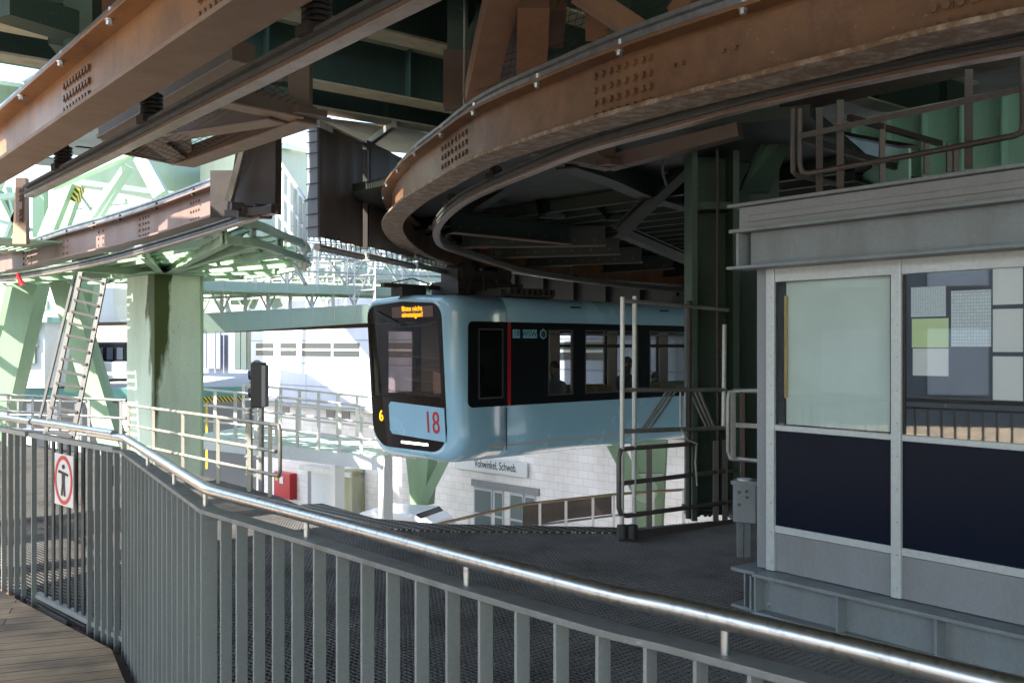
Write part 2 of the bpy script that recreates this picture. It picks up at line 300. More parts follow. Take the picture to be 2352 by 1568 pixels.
def block_mat(name, c, bw, bh, mort, mc, rough=.7, rotz=0, vscale=1.):
    m, t, b = newmat(name); N = t.nodes; L = t.links
    tc = N.new('ShaderNodeTexCoord'); mp = N.new('ShaderNodeMapping'); L.new(tc.outputs['Object'], mp.inputs[0]); mp.inputs['Rotation'].default_value = (0, 0, -math.atan2(W_.y, W_.x))
    sx = N.new('ShaderNodeSeparateXYZ'); cb = N.new('ShaderNodeCombineXYZ'); L.new(mp.outputs[0], sx.inputs[0]); L.new(sx.outputs[0], cb.inputs[0]); L.new(sx.outputs[2], cb.inputs[1])
    br = N.new('ShaderNodeTexBrick'); br.inputs['Scale'].default_value = 1; br.offset = .5 if bw < 1 else 0; br.inputs['Brick Width'].default_value = bw; br.inputs['Row Height'].default_value = bh; br.inputs['Mortar Size'].default_value = mort; br.inputs['Mortar Smooth'].default_value = .1
    br.inputs['Color1'].default_value = (*c, 1); br.inputs['Color2'].default_value = (*[v * .92 for v in c], 1); br.inputs['Mortar'].default_value = (*mc, 1); L.new(cb.outputs[0], br.inputs[0])
    n = N.new('ShaderNodeTexNoise'); n.inputs['Scale'].default_value = .8; n.inputs['Detail'].default_value = 8; L.new(tc.outputs['Object'], n.inputs[0])
    r = N.new('ShaderNodeValToRGB'); r.color_ramp.elements[0].color = (.8, .78, .75, 1); r.color_ramp.elements[0].position = .3; r.color_ramp.elements[1].position = .6; L.new(n.outputs[0], r.inputs[0])
    a = N.new('ShaderNodeMix'); a.data_type = 'RGBA'; a.blend_type = 'MULTIPLY'; a.inputs['Factor'].default_value = 1; L.new(br.outputs['Color'], a.inputs['A']); L.new(r.outputs[0], a.inputs['B']); L.new(a.outputs['Result'], b.inputs['Base Color']); setp(b, rough=rough); return m
BLOCK = block_mat('white_block_wall', (.90, .86, .85), .42, .24, .009, (.68, .64, .63))
PANEL = block_mat('white_panel_wall', (.45, .48, .58), 2.4, .95, .03, (.22, .24, .28), .5)
def hazard_mat(d=(1, 0, 1), sc=5):
    m, t, b = newmat('hazard_stripes'); N = t.nodes; L = t.links
    tc = N.new('ShaderNodeTexCoord'); wv = N.new('ShaderNodeTexWave'); wv.bands_direction = 'DIAGONAL'; wv.inputs['Scale'].default_value = sc; L.new(tc.outputs['Object'], wv.inputs[0])
    r = N.new('ShaderNodeValToRGB'); r.color_ramp.interpolation = 'CONSTANT'; r.color_ramp.elements[0].color = (.02, .02, .02, 1); r.color_ramp.elements[1].position = .5; r.color_ramp.elements[1].color = (.65, .5, .05, 1); L.new(wv.outputs[0], r.inputs[0]); L.new(r.outputs[0], b.inputs['Base Color']); return m
HAZ = hazard_mat()
def sheet_mat(name, base, lines=True):
    m, t, b = newmat(name); N = t.nodes; L = t.links; setp(b, rough=.6)
    if not lines: b.inputs['Base Color'].default_value = (*base, 1); return m
    tc = N.new('ShaderNodeTexCoord'); sx = N.new('ShaderNodeSeparateXYZ'); L.new(tc.outputs['Generated'], sx.inputs[0]); cb = N.new('ShaderNodeCombineXYZ'); L.new(sx.outputs[0], cb.inputs[0]); L.new(sx.outputs[2], cb.inputs[1])
    br = N.new('ShaderNodeTexBrick'); br.offset = 0; br.inputs['Scale'].default_value = 1; br.inputs['Brick Width'].default_value = .07; br.inputs['Row Height'].default_value = .06; br.inputs['Mortar Size'].default_value = .008; br.inputs['Color1'].default_value = (*base, 1); br.inputs['Color2'].default_value = (*[v * .85 for v in base], 1); br.inputs['Mortar'].default_value = (.55, .59, .66, 1); L.new(cb.outputs[0], br.inputs[0])
    L.new(br.outputs['Color'], b.inputs['Base Color']); return m
SH_T = sheet_mat('timetable_paper', (.88, .93, .96)); SH_W = sheet_mat('plain_paper', (.92, .88, .87), False); SH_Y = sheet_mat('yellow_green_paper', (.78, .90, .45), False)

# ------------------------------------------------------------------ SETTING: ground, decks
STZ = -5.3
g = MB().slab([(-300, -100), (300, -100), (300, 400), (-300, 400)], STZ - .3, STZ)
struct('street', g, paint('pale_asphalt', (.30, .29, .28), .85, amt=.3, scale=.5, dirt=(.16, .15, .15)))

# (the walkable grating itself is built below as real bars)
# fence path in plan (z added later)
fpx = [(-120, 948), (0, 962), (150, 982), (290, 1008), (480, 1126)]
def rail_pt(x, y, h=.53): Y = h * F / (y - HY); return V(((x - CX) * Y / F, Y, 0))
segA = [rail_pt(*p) for p in fpx[:4]]; c1 = segA[-1]; c2 = rail_pt(480, 1126)
seg3 = catmull([c2] + [rail_pt(*p) for p in [(785, 1206), (1084, 1286), (1385, 1363), (1569, 1402), (1969, 1495), (2353, 1589)]] + [V((1.22, 1.06, 0)), V((2.1, .45, 0))], 6)
a0 = segA[1] + (segA[1] - segA[3]) * .9
fence_plan = [a0, c1, c2] + seg3[1:]
inn = lambda p, d: p + d
wood = [(p.x - .06, p.y - .06) for p in [a0, c1]] + [(c2.x - .09, c2.y - .04)] + [(p.x - .06, p.y - .06) for p in seg3[4::4]] + [(3.5, -6), (-14, -6), (-14, 11)]
struct('timber_platform', MB().slab(wood, -.10, 0), WOOD)
edge = MB()
fp2 = [a0, c1, c2] + seg3[4::4]
for a, b in zip(fp2, fp2[1:]): edge.bar(a + V((0, 0, -.115)), b + V((0, 0, -.115)), .16, .10)
struct('platform_edge_plate', edge, BROWND)
deck = [(p.x, p.y) for p in [a0, c1, c2] + seg3[6::6]] + [(7, -2), (9, 9.9)] + [tuple(PZ(x, y, -.03).xy) for x, y in [(1695, 1190), (1430, 1213), (1200, 1211), (1010, 1207), (860, 1197), (690, 1160), (640, 1138), (450, 1088), (290, 1052), (0, 1012)]] + [(-16, 17.5), (-16, 9)]
def clipline(poly, o, d, n_):
    ts = []
    for i in range(len(poly)):
        a, b = V((*poly[i], 0)), V((*poly[(i + 1) % len(poly)], 0)); fa, fb = (a - o).dot(n_), (b - o).dot(n_)
        if (fa < 0) != (fb < 0): ts.append((a.lerp(b, fa / (fa - fb)) - o).dot(d))
    ts.sort(); return list(zip(ts[::2], ts[1::2]))
GRB = paint('grating_steel', (.165, .157, .148), .45, .3, dirt=(.045, .036, .028), amt=.85, scale=1.5, fine=70, streak=False, bump=0, speck=.5)
def real_grating(name, poly, ztop, pitch, depth, mat, th=.0042, cross=.045):
    m = MB()
    for d, n_, pt, hgt, t_ in ((W_, U, pitch, depth, th), (U, W_, cross, depth * .55, th)):
        cs = [V((*p, 0)).dot(n_) for p in poly]; k = math.floor(min(cs) / pt)
        while k * pt < max(cs):
            for t0, t1 in clipline(poly, n_ * (k * pt + .0007), d, n_):
                if t1 - t0 > .02: m.obox(n_ * (k * pt) + d * ((t0 + t1) / 2) + ZZ * (ztop - hgt / 2 - (.001 if d is U else 0)), d * (t1 - t0) / 2, n_ * t_ / 2, ZZ * hgt / 2)
            k += 1
    return struct(name, m, mat)
real_grating('grating_deck', deck, -.03, .034, .030, GRB)
struct('dark_backing_sheet', MB().slab(deck, -.62, -.60), DARKM)  # dark sheet added so the grating's openings look unlit
jm = MB()
for k in range(-14, 22):
    for t0, t1 in clipline(deck, U * (k * 1.0 + .013), W_, U): jm.obox(U * (k * 1.0) + W_ * ((t0 + t1) / 2) + ZZ * -.12, W_ * (t1 - t0) / 2, U * .03, ZZ * .055)
struct('deck_joists', jm, GREYB)
# paler coarse grating strip along the far deck edge
st = [PZ(x, y, -.015) for x, y in [(690, 1158), (740, 1156), (860, 1190), (1010, 1203), (1430, 1211), (1430, 1222), (1010, 1219), (860, 1212), (760, 1190)]]
struct('deck_edge_grating', MB().slab([tuple(p.xy) for p in st], -.026, -.012), grating_mat('edge_grating', .11, .05, .10, (.42, .40, .37), (.05, .05, .05), size=(9, 9)))

# ------------------------------------------------------------------ FOREGROUND FENCE
fence = T('platform_railing', 'grey steel railing with shiny round handrail curving across the foreground', 'railing', c2)
def lift(ps, z): return [V((p.x, p.y, z)) for p in ps]
hr_start = path_at_x([a0, c1], 205)[0]
hr = lift([hr_start, c1], 1.172) + lift([c2] + seg3[1:], 1.172)
def roundcorner(ps, i, r=.05):
    a = ps[i] + (ps[i - 1] - ps[i]).normalized() * r; b = ps[i] + (ps[i + 1] - ps[i]).normalized() * r
    return ps[:i] + [a, a.lerp(b, .5).lerp(ps[i], .35), b] + ps[i + 1:]
hr = roundcorner(roundcorner(hr, 2), 1)
MB().tube(hr, .0220, 20).build('handrail', STEEL, fence)
tb = [V(p) for p in lift([path_at_x([a0, c1], 272)[0], c1, c2] + seg3[1:], 1.098)]
MB().sweep(tb, [(-.034, -.009), (.034, -.009), (.034, .007), (-.034, .007)]).build('top_bar', FENCET, fence, .002)
def baluster(p, t, parent, mat=FENCE, z1=1.09, z0=-.14, wd=.052, th=.009):
    n = V((t.y, -t.x, 0)); return MB().obox(V((p.x, p.y, (z0 + z1) / 2)), t * th / 2, n * wd / 2, ZZ * (z1 - z0) / 2).build('baluster', mat, parent, .0015)
for x in [507, 543, 583, 627, 672, 722, 775, 832, 891, 957, 1028, 1103, 1187, 1277, 1373, 1481, 1597, 1722, 1858, 2002, 2155, 2320]:
    p, t = path_at_x(seg3, x + 12); baluster(p, t, fence, wd=.042)
t2 = (c2 - c1).normalized(); L2 = (c2 - c1).length
for k in range(1, 18): baluster(c1 + t2 * (L2 * k / 18.0), t2, fence)
baluster(c2, (t2 + (seg3[1] - c2).normalized()).normalized(), fence, FENCE, wd=.06)
baluster(c1, t2, fence, FENCE)
for x in [704, 1072, 1665, 2290]:
    p, t = path_at_x(seg3, x); MB().tube([V((p.x, p.y, 1.10)), V((p.x, p.y, 1.155))], .0085, 10).build('handrail_bracket', STEEL, fence)
for f in (.35, .68, .97):
    p = c1.lerp(c2, f); MB().tube([V((p.x, p.y, 1.10)), V((p.x, p.y, 1.155))], .0085, 10).build('handrail_bracket', STEEL, fence)
# gate section left of the corner
gate = T('platform_gate', 'dark barred gate leaf with its own short round handrail left of the slatted corner', 'gate', c1)
tA = (c1 - a0).normalized(); nA = V((-tA.y, tA.x, 0))
def gx(x): return path_at_x([a0 - tA * 6, c1 + tA], x)[0]
gp = [V((gx(x).x, gx(x).y, z)) + nA * .0 for x, z in [(78, 1.19), (262, 1.19)]]
MB().tube(gp, .022, 16).build('handrail', STEEL, gate)
MB().bar(V((gx(74).x, gx(74).y, 1.10)), V((gx(268).x, gx(268).y, 1.10)), .05, .03).build('top_bar', FENCE, gate, .002)
MB().bar(V((gx(74).x, gx(74).y, .02)) + nA * .03, V((gx(280).x, gx(280).y, .02)) + nA * .03, .05, .03).build('bottom_bar', FENCE, gate, .002)
GD = paint('gate_dark_paint', (.045, .055, .055), .5, amt=.2)
for x in [95, 112, 129, 147, 164, 180, 196]:
    p = gx(x) + nA * .03; baluster(p, nA, gate, GD, 1.085, .03, .04, .012)
for x in [78, 206, 223, 238, 252, 268]: baluster(gx(x), tA, gate, FENCE, 1.085, -.13, .032, .012)
MB().box(gx(238) + V((0, 0, .93)) + nA * .04, .07, .05, .12, math.atan2(tA.y, tA.x)).build('latch_box', DARKM, gate, .004)
fl = T('platform_railing', 'short railing stretch at the far left edge beside the barred gate', 'railing', gx(30))
MB().tube([V((gx(-200).x, gx(-200).y, 1.185)), V((gx(72).x, gx(72).y, 1.185))], .022, 14).build('handrail', STEEL, fl)
MB().bar(V((gx(-200).x, gx(-200).y, 1.10)), V((gx(66).x, gx(66).y, 1.10)), .05, .03).build('top_bar', FENCE, fl)
for x in [-60, -42, -24, -6, 9, 24, 39, 54]: baluster(gx(x), tA, fl, FENCE, 1.085, -.13, .032)
# pictogram sign on the gate
sg = T('prohibition_sign', 'white sign with a standing figure inside a red ring on the gate bars', 'sign', gx(160) - nA * .03)
so_ = V((gx(160).x, gx(160).y, 0)) - nA * .035; sr = tA; zc = EYE - (1102 - HY) * so_.y / F; hw, hh = 24 * so_.y / F / .43, 59 * so_.y / F
MB().obox(so_ + ZZ * zc, sr * hw, nA * .002, ZZ * hh).build('plate', flat('sign_white', (.62, .62, .63), .35), sg, .001)
def ring(c, r0x, r1x, r0, r1, n=40):
    m = MB(); vs = []; fs = []
    for k in range(n):
        a = 2 * math.pi * k / n
        for rx, rz in ((r0x, r0), (r1x, r1)): vs.append(c + sr * rx * math.cos(a) + ZZ * rz * math.sin(a)); vs.append(vs[-1] - nA * .002)
    for k in range(n):
        i = 4 * k; j = 4 * ((k + 1) % n); fs += [(i + 1, i + 3, j + 3, j + 1), (i, j, j + 2, i + 2), (i, i + 1, j + 1, j), (i + 2, j + 2, j + 3, i + 3)]
    return m.add(vs, fs)
cc = so_ + ZZ * zc - nA * .003
ring(cc, hw * .78, hw * .94, hh * .80, hh * .95).build('red_ring', flat('sign_red', (.55, .03, .02), .4), sg)
fg = MB(); k_ = hh; f2 = lambda a, b: cc - nA * .001 + sr * a * hw / .4 * .9 + ZZ * b * hh
fg.prism([f2(.06 * math.cos(a), .52 + .09 * math.sin(a)) for a in [i * math.pi / 8 for i in range(16)]], -nA * .002)
for poly in ([(-.24, .26), (-.22, .37), (.22, .27), (.22, .17), (.07, .22), (-.07, .24)], [(-.07, .25), (.07, .22), (.06, -.15), (-.06, -.15)], [(-.06, -.14), (.0, -.14), (-.04, -.62), (-.11, -.60)], [(0, -.14), (.06, -.14), (.10, -.62), (.03, -.62)]):
    fg.prism([f2(a, b) for a, b in poly], -nA * .002)
fg.build('standing_figure', BLACK, sg)

# ------------------------------------------------------------------ CABIN on the right
cd = V((.605, -.797, 0)).normalized(); cn = V((-.797, -.605, 0)).normalized(); B0 = V((1.594, 6.41, 0))
def cb_(s, n, z): return B0 + cd * s + cn * n + ZZ * z
def cbox(m, s0, s1, n0, n1, z0, z1): return m.obox(cb_((s0 + s1) / 2, (n0 + n1) / 2, (z0 + z1) / 2), cd * (s1 - s0) / 2, cn * (n1 - n0) / 2, ZZ * (z1 - z0) / 2)
cab = T('platform_cabin', 'grey metal clad control cabin with two glazed bays above navy panels', 'cabin', cb_(1, -.5, .25))
SL, SR = -.03, 3.4; WN = -.10
q = MB(); cbox(q, SL - .06, .0, WN - .08, WN, .24, 2.2); cbox(q, SL, SR, WN - .02, WN - .001, .24, .485); cbox(q, SL - .06, SL, -2.2, WN - .08, .24, 2.2); cbox(q, SL - .06, SR, -2.2, -2.14, .24, 2.2); q.build('wall_panel', GREYP, cab, .003)
for s0 in (.0, .895, 1.79, 2.685):
    m = MB(); cbox(m, s0, s0 + .062, WN - .02, WN + .022, .24, 2.2); m.build('mullion', ALU, cab, .004)
    m = MB(); z = .3
    while z < 2.15: m.disc(cb_(s0 + .042, WN + .022, z), cn, .005, .002, 8); z += .19
    m.build('screw_row', GALV, cab)
for z0, z1 in ((.49, .535), (1.15, 1.185), (2.11, 2.2)):
    for k in range(3): m = MB(); cbox(m, .062 + .895 * k, .895 + .895 * k, WN - .02, WN + .012, z0, z1); m.build('transom', ALU, cab, .003)
for k in range(3):
    m = MB(); cbox(m, .062 + .895 * k, .895 * (k + 1), WN - .012, WN - .002, .535, 1.15); m.build('navy_panel', NAVY, cab)
    m = MB(); cbox(m, .062 + .895 * k, .895 * (k + 1), WN - .010, WN - .004, 1.185, 2.11); m.build('window_pane', glass('pane', (.95, .97, .96), .13 if k else .03), cab)
for k in range(2):
    s0, s1 = .066 + .895 * k, .891 + .895 * k
    for q0, q1 in ((s0, s0 + .012), (s1 - .012, s1)): m = MB(); cbox(m, q0, q1, WN - .004, WN + .003, 1.19, 2.105); m.build('glazing_gasket', BLACK, cab)
m = MB(); cbox(m, .10, .892, WN - .07, WN - .06, 1.19, 2.11); m.build('roller_blind', paint('blind', (.60, .67, .64), .8, amt=.15, fine=3, dirt=(.5, .55, .49), scale=1, bump=0), cab)
m = MB(); cbox(m, .098, .116, WN - .055, WN - .04, 1.36, 2.02); m.build('timber_batten', flat('batten_wood', (.45, .30, .10), .6), cab)
m = MB(); cbox(m, SL - .06, SR, -2.2, -.13, .22, .26); m.build('floor', DARKM, cab)
m = MB(); cbox(m, SL - .10, SR, -2.2, .03, 2.46, 2.60); cbox(m, SL - .02, SR, .03, .045, 2.50, 2.54); cbox(m, SL - .06, SR, -2.2, -.13, 2.2, 2.46); m.build('roof_fascia', GREYP, cab, .003)
m = MB(); cbox(m, SL - .17, SR, -2.3, .07, 2.603, 2.625); m.build('roof_sheet', GREYB, cab, .004)
m = MB(); cbox(m, -.16, SR, -.09, .10, 2.432, 2.455); cbox(m, -.18, SR, -.09, .10, 2.195, 2.215); cbox(m, -.06, SR, -.02, 0, 2.215, 2.432); cbox(m, -.12, -.10, -.07, .075, 2.215, 2.432); m.build('roof_beam', GREYB, cab, .002)
m = MB(); cbox(m, SL, SR, -1.2, -1.15, .26, 2.2); m.build('inner_partition', flat('cabin_dark', (.03, .03, .032), .8), cab)
# notices inside bay two
def sheet(s0, s1, z0, z1, mat, label, n=WN - .02):
    m = MB(); cbox(m, s0, s1, n - .002, n, z0, z1); o = m.build('notice_sheet', mat); tag(o, label, 'notice', 'papers stuck inside the cabin window')
def sc(x, y):
    r = (x - CX) / F; b = B0 + cn * WN; s = (r * b.y - b.x) / (cd.x - r * cd.y); Y = b.y + cd.y * s; return s, EYE - (y - HY) * Y / F
for x0, y0, x1, y1, mt, lb in [
    (2088, 660, 2168, 728, SH_T, 'small printed timetable sheet above the yellow-green paper'),
    (2180, 668, 2272, 796, SH_T, 'tall printed timetable sheet in the middle of the window'),
    (2090, 732, 2174, 798, SH_Y, 'yellow-green blank sheet left of the tall timetable'),
    (2092, 800, 2174, 862, SH_W, 'plain greyish sheet below the yellow-green paper'),
    (2276, 600, 2345, 700, SH_W, 'plain pale sheet, topmost of the right-hand column'),
    (2276, 710, 2345, 808, SH_W, 'plain pale sheet, middle of the right-hand column'),
    (2276, 818, 2345, 918, SH_W, 'plain pale sheet, lowest of the right-hand column')]:
    s0, za = sc(x0, y0); s1, zb = sc(x1, y1); s0b, zc2 = sc(x0, y1); sheet(s0, s1, zc2, za, mt, lb)
# base beams
bb = T('base_beam', 'grey steel I-beam carrying the cabin along its front foot', 'steel beam', cb_(1, 0, 0))
m = MB(); cbox(m, 0, SR, -.13, .06, .212, .234); cbox(m, 0, SR, -.13, .06, -.028, -.008); cbox(m, 0, SR, -.045, -.033, -.008, .212); m.build('i_section', GREYB, bb, .002)
for s in (.01, .62, 1.24, 1.86, 2.5): m = MB(); cbox(m, s, s + .014, -.033, .055, -.008, .212); m.build('stiffener', GREYB, bb)
m = MB()
for z in (.03, .17): m.hexbolt(cb_(.06, -.033, z), cn, .012, .012)
m.build('bolt', BOLT, bb)
bb2 = T('base_beam', 'grey steel cross beam end sticking out left of the cabin corner', 'steel beam', cb_(-.1, -.5, 0))
m = MB(); cbox(m, -.21, -.015, -2.2, .02, .212, .234); cbox(m, -.21, -.015, -2.2, .02, -.028, -.008); cbox(m, -.118, -.105, -2.2, -.0, -.008, .212); m.build('i_section', GREYB, bb2, .002)
m = MB(); cbox(m, -.03, -.016, -.12, .05, -.008, .212); m.build('end_plate', GREYB, bb2)
# railing standing behind the cabin roof
rr = T('roof_railing', 'dark tube railing with rounded corners rising above the cabin roof', 'railing', P(2100, 420, 7.4))
def rp(x, y, Y): return P(x, y, Y)
GT = paint('weathered_tube', (.14, .12, .11), .5, .4, amt=.4)
fr = [rp(1838, 250, 7.6), rp(1838, 380, 7.6), rp(1843, 395, 7.6), rp(1856, 398, 7.58), rp(2100, 356, 6.7), rp(2330, 312, 6.1), rp(2346, 305, 6.05), rp(2350, 290, 6.05), rp(2350, 120, 6.05)]
MB().tube(fr, .02, 10).build('frame_tube', GT, rr)
MB().tube([rp(1822, 250, 7.9), rp(1822, 395, 7.9), rp(1832, 403, 7.9), rp(1935, 425, 8.3)], .02, 10).build('frame_tube', GT, rr)
MB().bar(rp(1840, 312, 7.55), rp(2348, 205, 6.05), .012, .04).build('mid_rail', GT, rr)
for x, y0, y1, Y in [(1882, 250, 440, 7.6), (1930, 230, 432, 7.3), (2225, 160, 388, 6.45)]: MB().bar(rp(x, y0, Y), rp(x, y1, Y), .05, .014, (0, 1, 0)).build('post', GT, rr)
r2 = T('roof_railing', 'farther dark railing crossing behind the roof railing of the cabin', 'railing', P(2020, 380, 9))
MB().bar(rp(1950, 270, 8.9), rp(2160, 330, 9.8), .05, .05).build('mid_rail', DARKM, r2); MB().bar(rp(1840, 318, 8.9), rp(2080, 390, 10), .05, .06).build('mid_rail', DARKM, r2)
for x, y0, y1, Y in [(2026, 282, 420, 9.2), (2128, 318, 400, 9.7), (2180, 330, 395, 9.9), (2195, 335, 395, 10)]: MB().bar(rp(x, y0, Y), rp(x, y1, Y), .05, .03, (0, 1, 0)).build('post', GT, r2)

# ------------------------------------------------------------------ RAIL GIRDERS
H_ = .40
IPROF = [(-.13, 0), (.13, 0), (.13, .028), (.008, .028), (.008, H_ - .025), (.13, H_ - .025), (.13, H_), (-.13, H_), (-.13, H_ - .025), (-.008, H_ - .025), (-.008, .028), (-.13, .028)]
RPROF = [(-.055, 0), (.055, 0), (.055, .012), (.012, .03), (.012, .075), (.034, .085), (.034, .112), (-.034, .112), (-.034, .085), (-.012, .075), (-.012, .03), (-.055, .012)]
def up(path, z): return [p + ZZ * z for p in path]
FLB = paint('tan_brown_underside', (.20, .125, .078), .55, dirt=(.10, .06, .04), amt=.5, scale=3, fine=30)
def girder(label, path, mat, fl=True, clampstep=1.1, group='rail girders'):
    g_ = T('rail_girder', label, 'rail girder', path[len(path) // 3], group)
    MB().sweep(path, [IPROF[i] for i in (3, 4, 9, 10)]).build('web', mat, g_)
    MB().sweep(path, [(-.13, 0), (.13, 0), (.13, .028), (-.13, .028)]).build('bottom_flange', FLANGE if fl is True else (fl or mat), g_, .004)
    MB().sweep(path, [(-.13, H_ - .025), (.13, H_ - .025), (.13, H_), (-.13, H_)]).build('top_flange', mat, g_, .003)
    MB().sweep(up(path, H_ + .012), RPROF).build('running_rail', RAIL, g_)
    MB().sweep(up(path, H_), [(-.10, 0), (.10, 0), (.09, .011), (-.09, .011)]).build('rail_pad', DARKM, g_)
    return g_
def bolts(g_, path, xs, zs, lo=0, side=-1, r=.021, mat=None):
    proto = None
    for x in xs:
        p, t = path_at_x(path, x, lo)
        if p is None: continue
        n = V((t.y, -t.x, 0)) * side
        for z in zs:
            MBx = MB().hexbolt(p + n * .008 + ZZ * z, n, r, .016)
            MBx.build('bolt', mat or BROWN, g_)
def clamps(g_, path, step, side=-1, mat=BOLT):
    acc = 0
    for a, b in zip(path, path[1:]):
        acc += (b - a).length
        if acc > step:
            acc = 0; t = (b - a).copy(); t.z = 0; t.normalize(); n = V((t.y, -t.x, 0)) * side
            MB().hexbolt(b + n * .105 + ZZ * (H_ - .026), V((0, 0, -1)), .019, .03).build('clamp_nut', mat, g_); MB().hexbolt(b + n * .095 + ZZ * (H_ + .005), V((0, 0, 1)), .016, .035).build('clamp_bolt', mat, g_)
Rpts = [(5.8, 2.0, 3.08), (3.9, 2.75, 3.06), (2.14, 4.14, 3.05), (1.62, 4.72, 3.05), (1.15, 5.28, 3.05), (.72, 5.88, 3.06), (.32, 6.62, 3.09), (-.20, 7.6, 3.11), (-.60, 8.72, 3.12), (-1.02, 10.0, 3.13), (-1.45, 12.0, 3.16), (-1.56, 14.0, 3.15), (-1.40, 15.8, 3.11), (-.92, 17.1, 3.05), (.05, 18.2, 3.02), (1.9, 19.9, 3.0), (4.5, 22.4, 3.0), (7.5, 25.3, 3.0)]
Rp = catmull([V(p) for p in Rpts], 8)
RG = girder('big brown riveted rail girder curving tightly over the light blue train', Rp, BROWN)
bolts(RG, Rp, [1371, 1388, 1406, 1422, 1441, 1460, 1480, 1496], [.06, .14, .22, .31], 10)
i_ap = 60
bolts(RG, Rp, [1019, 1026, 1033, 1041, 1050, 1058, 1066, 1074], [.07, .15, .23, .31], 10)
bolts(RG, Rp, [2148, 2178, 2210, 2243, 2276, 2310], [.06, .14], 8); bolts(RG, Rp, [1666, 1693, 1572, 1553], [.22], 8, r=.013); 
clamps(RG, Rp, .85)
def pathoff(path, d):
    out = []
    for i, p in enumerate(path):
        t = (path[min(i + 1, len(path) - 1)] - path[max(i - 1, 0)]); t.z = 0; t.normalize(); out.append(p + V((t.y, -t.x, 0)) * d)
    return out
CPROF = [(-.05, -.035), (-.032, -.05), (.032, -.05), (.05, -.035), (.05, -.005), (.02, .0), (.02, .022), (.045, .026), (.045, .05), (-.045, .05), (-.045, .026), (-.02, .022), (-.02, 0), (-.05, -.005)]
COPPER = paint('worn_current_rail', (.33, .24, .19), .33, .7, dirt=(.2, .15, .12), amt=.5, scale=6, streak=False)
def conductor(label, path, mat=COPPER):
    c = T('current_rail', label, 'current rail', path[len(path) // 2], 'current rails below the girders')
    MB().sweep(path, [(-.042, -.05), (.042, -.05), (.042, -.022), (-.042, -.022)]).build('contact_strip', mat, c, .003)
    MB().sweep(path, [(-.05, -.021), (.05, -.021), (.05, .0), (.018, .004), (.018, .03), (.05, .034), (.05, .055), (-.05, .055), (-.05, .034), (-.018, .03), (-.018, .004), (-.05, .0)]).build('carrier_profile', paint('carrier_grime', (.12, .125, .125), .5, .5, amt=.5, scale=7, streak=False), c)
    return c
Cpts = [(6.3, 2.9, 3.2), (4.3, 3.5, 3.2)] + [tuple(P(x, y, Y)) for x, y, Y in [(2352, 100, 4.85), (1986, 172, 5.4), (1783, 217, 5.75), (1569, 273, 6.15), (1351, 334, 7.25), (1218, 387, 8.2), (1118, 430, 9.2), (1051, 467, 10.2), (1009, 510, 11.8), (1003, 540, 12.9), (1019, 562, 14.0), (1068, 581, 15.2), (1131, 603, 16.2), (1218, 626, 17.4), (1418, 653, 19.6), (1568, 666, 21)]] + [(6.5, 23.9, 2.9)]
Cp = catmull([V(p) for p in Cpts], 8)
CR = conductor('thin current rail looping inside the tight girder curve above the train', Cp)
def insulator(p, ztop, parent, r=.055):
    m = MB(); n = 6; h = ztop - p.z
    m.tube([p + ZZ * .05, p + ZZ * h], r * .75, 14)
    for k in range(n): zz = p.z + .07 + (h - .1) * k / (n - 1); m.disc(V((p.x, p.y, zz)), ZZ, r * 1.2, .014, 16)
    m.build('insulator', DARKM, parent)
    m = MB().box(p + ZZ * .06, .16, .12, .05, .7); m.build('rail_clip', DARKM, parent)
for k in (22, 46, 62, 74, 86, 98, 112, 124):
    p = Cp[k] if k < len(Cp) else None
    if p is not None: insulator(p, 3.32, CR, .045)
# left straight girder
Ldir = V((.62, -.784, 0)).normalized(); L0 = V((-4.28, 8.2, 3.1))
Lp = [L0 + Ldir * s for s in [-1.0 + .5 * i for i in range(22)]]
Lp = catmull([L0 - Ldir * 3.2 + V((-.25, 0, 0)), L0 - Ldir * 1.5 + V((-.06, 0, 0)), L0, L0 + Ldir * 3, L0 + Ldir * 6, L0 + Ldir * 9], 6)
LG = girder('big brown rail girder running overhead from the left edge to the top', Lp, paint('golden_brown_paint', (.25, .118, .042), .42, dirt=(.07, .035, .02), amt=.8, scale=1.4, fine=18, streak=False, bump=.12, speck=.3, rust=(.11, .05, .02)), FLB)
sideL = 1
bolts(LG, Lp, [153, 160, 167, 174, 181, 188, 195, 202, 209], [.13, .21, .29], 0, sideL, .02)
bolts(LG, Lp, [466, 478, 490, 502, 515], [.13, .21, .29], 0, sideL, .02)
clamps(LG, Lp, .8, sideL)
off = V((.784, .62, 0)) * .42
Lc = [L0 + off + Ldir * s + ZZ * .0 for s in (-.75, 0, 2, 4, 6, 8)]
LC = conductor('straight current rail beside the big girder in the upper left', Lc)
for s in (.43, 2.6, 4.9): insulator(L0 + off + Ldir * s, 3.34, LC, .06)
for s, w_ in ((.4, .35), (2.6, .35), (4.9, .35)):
    a = L0 + Ldir * s + ZZ * .05; b = a + off * 1.12 + ZZ * .26
    nm = T('bracket_arm', 'dark %s bracket arm reaching from the left girder to its current rail' % ({.4: 'far', 2.6: 'middle', 4.9: 'near'}[s]), 'bracket', a)
    MB().prism([a + Ldir * -w_ / 2 + ZZ * .2, a + Ldir * w_ / 2 + ZZ * .2, b + Ldir * .1 + ZZ * .02, b - Ldir * .1 + ZZ * .02], ZZ * .04).build('arm_plate', BROWN, nm)
    MB().prism([a + ZZ * .0, a + ZZ * .2, b + ZZ * .02], Ldir * .015).build('rib', BROWND, nm)
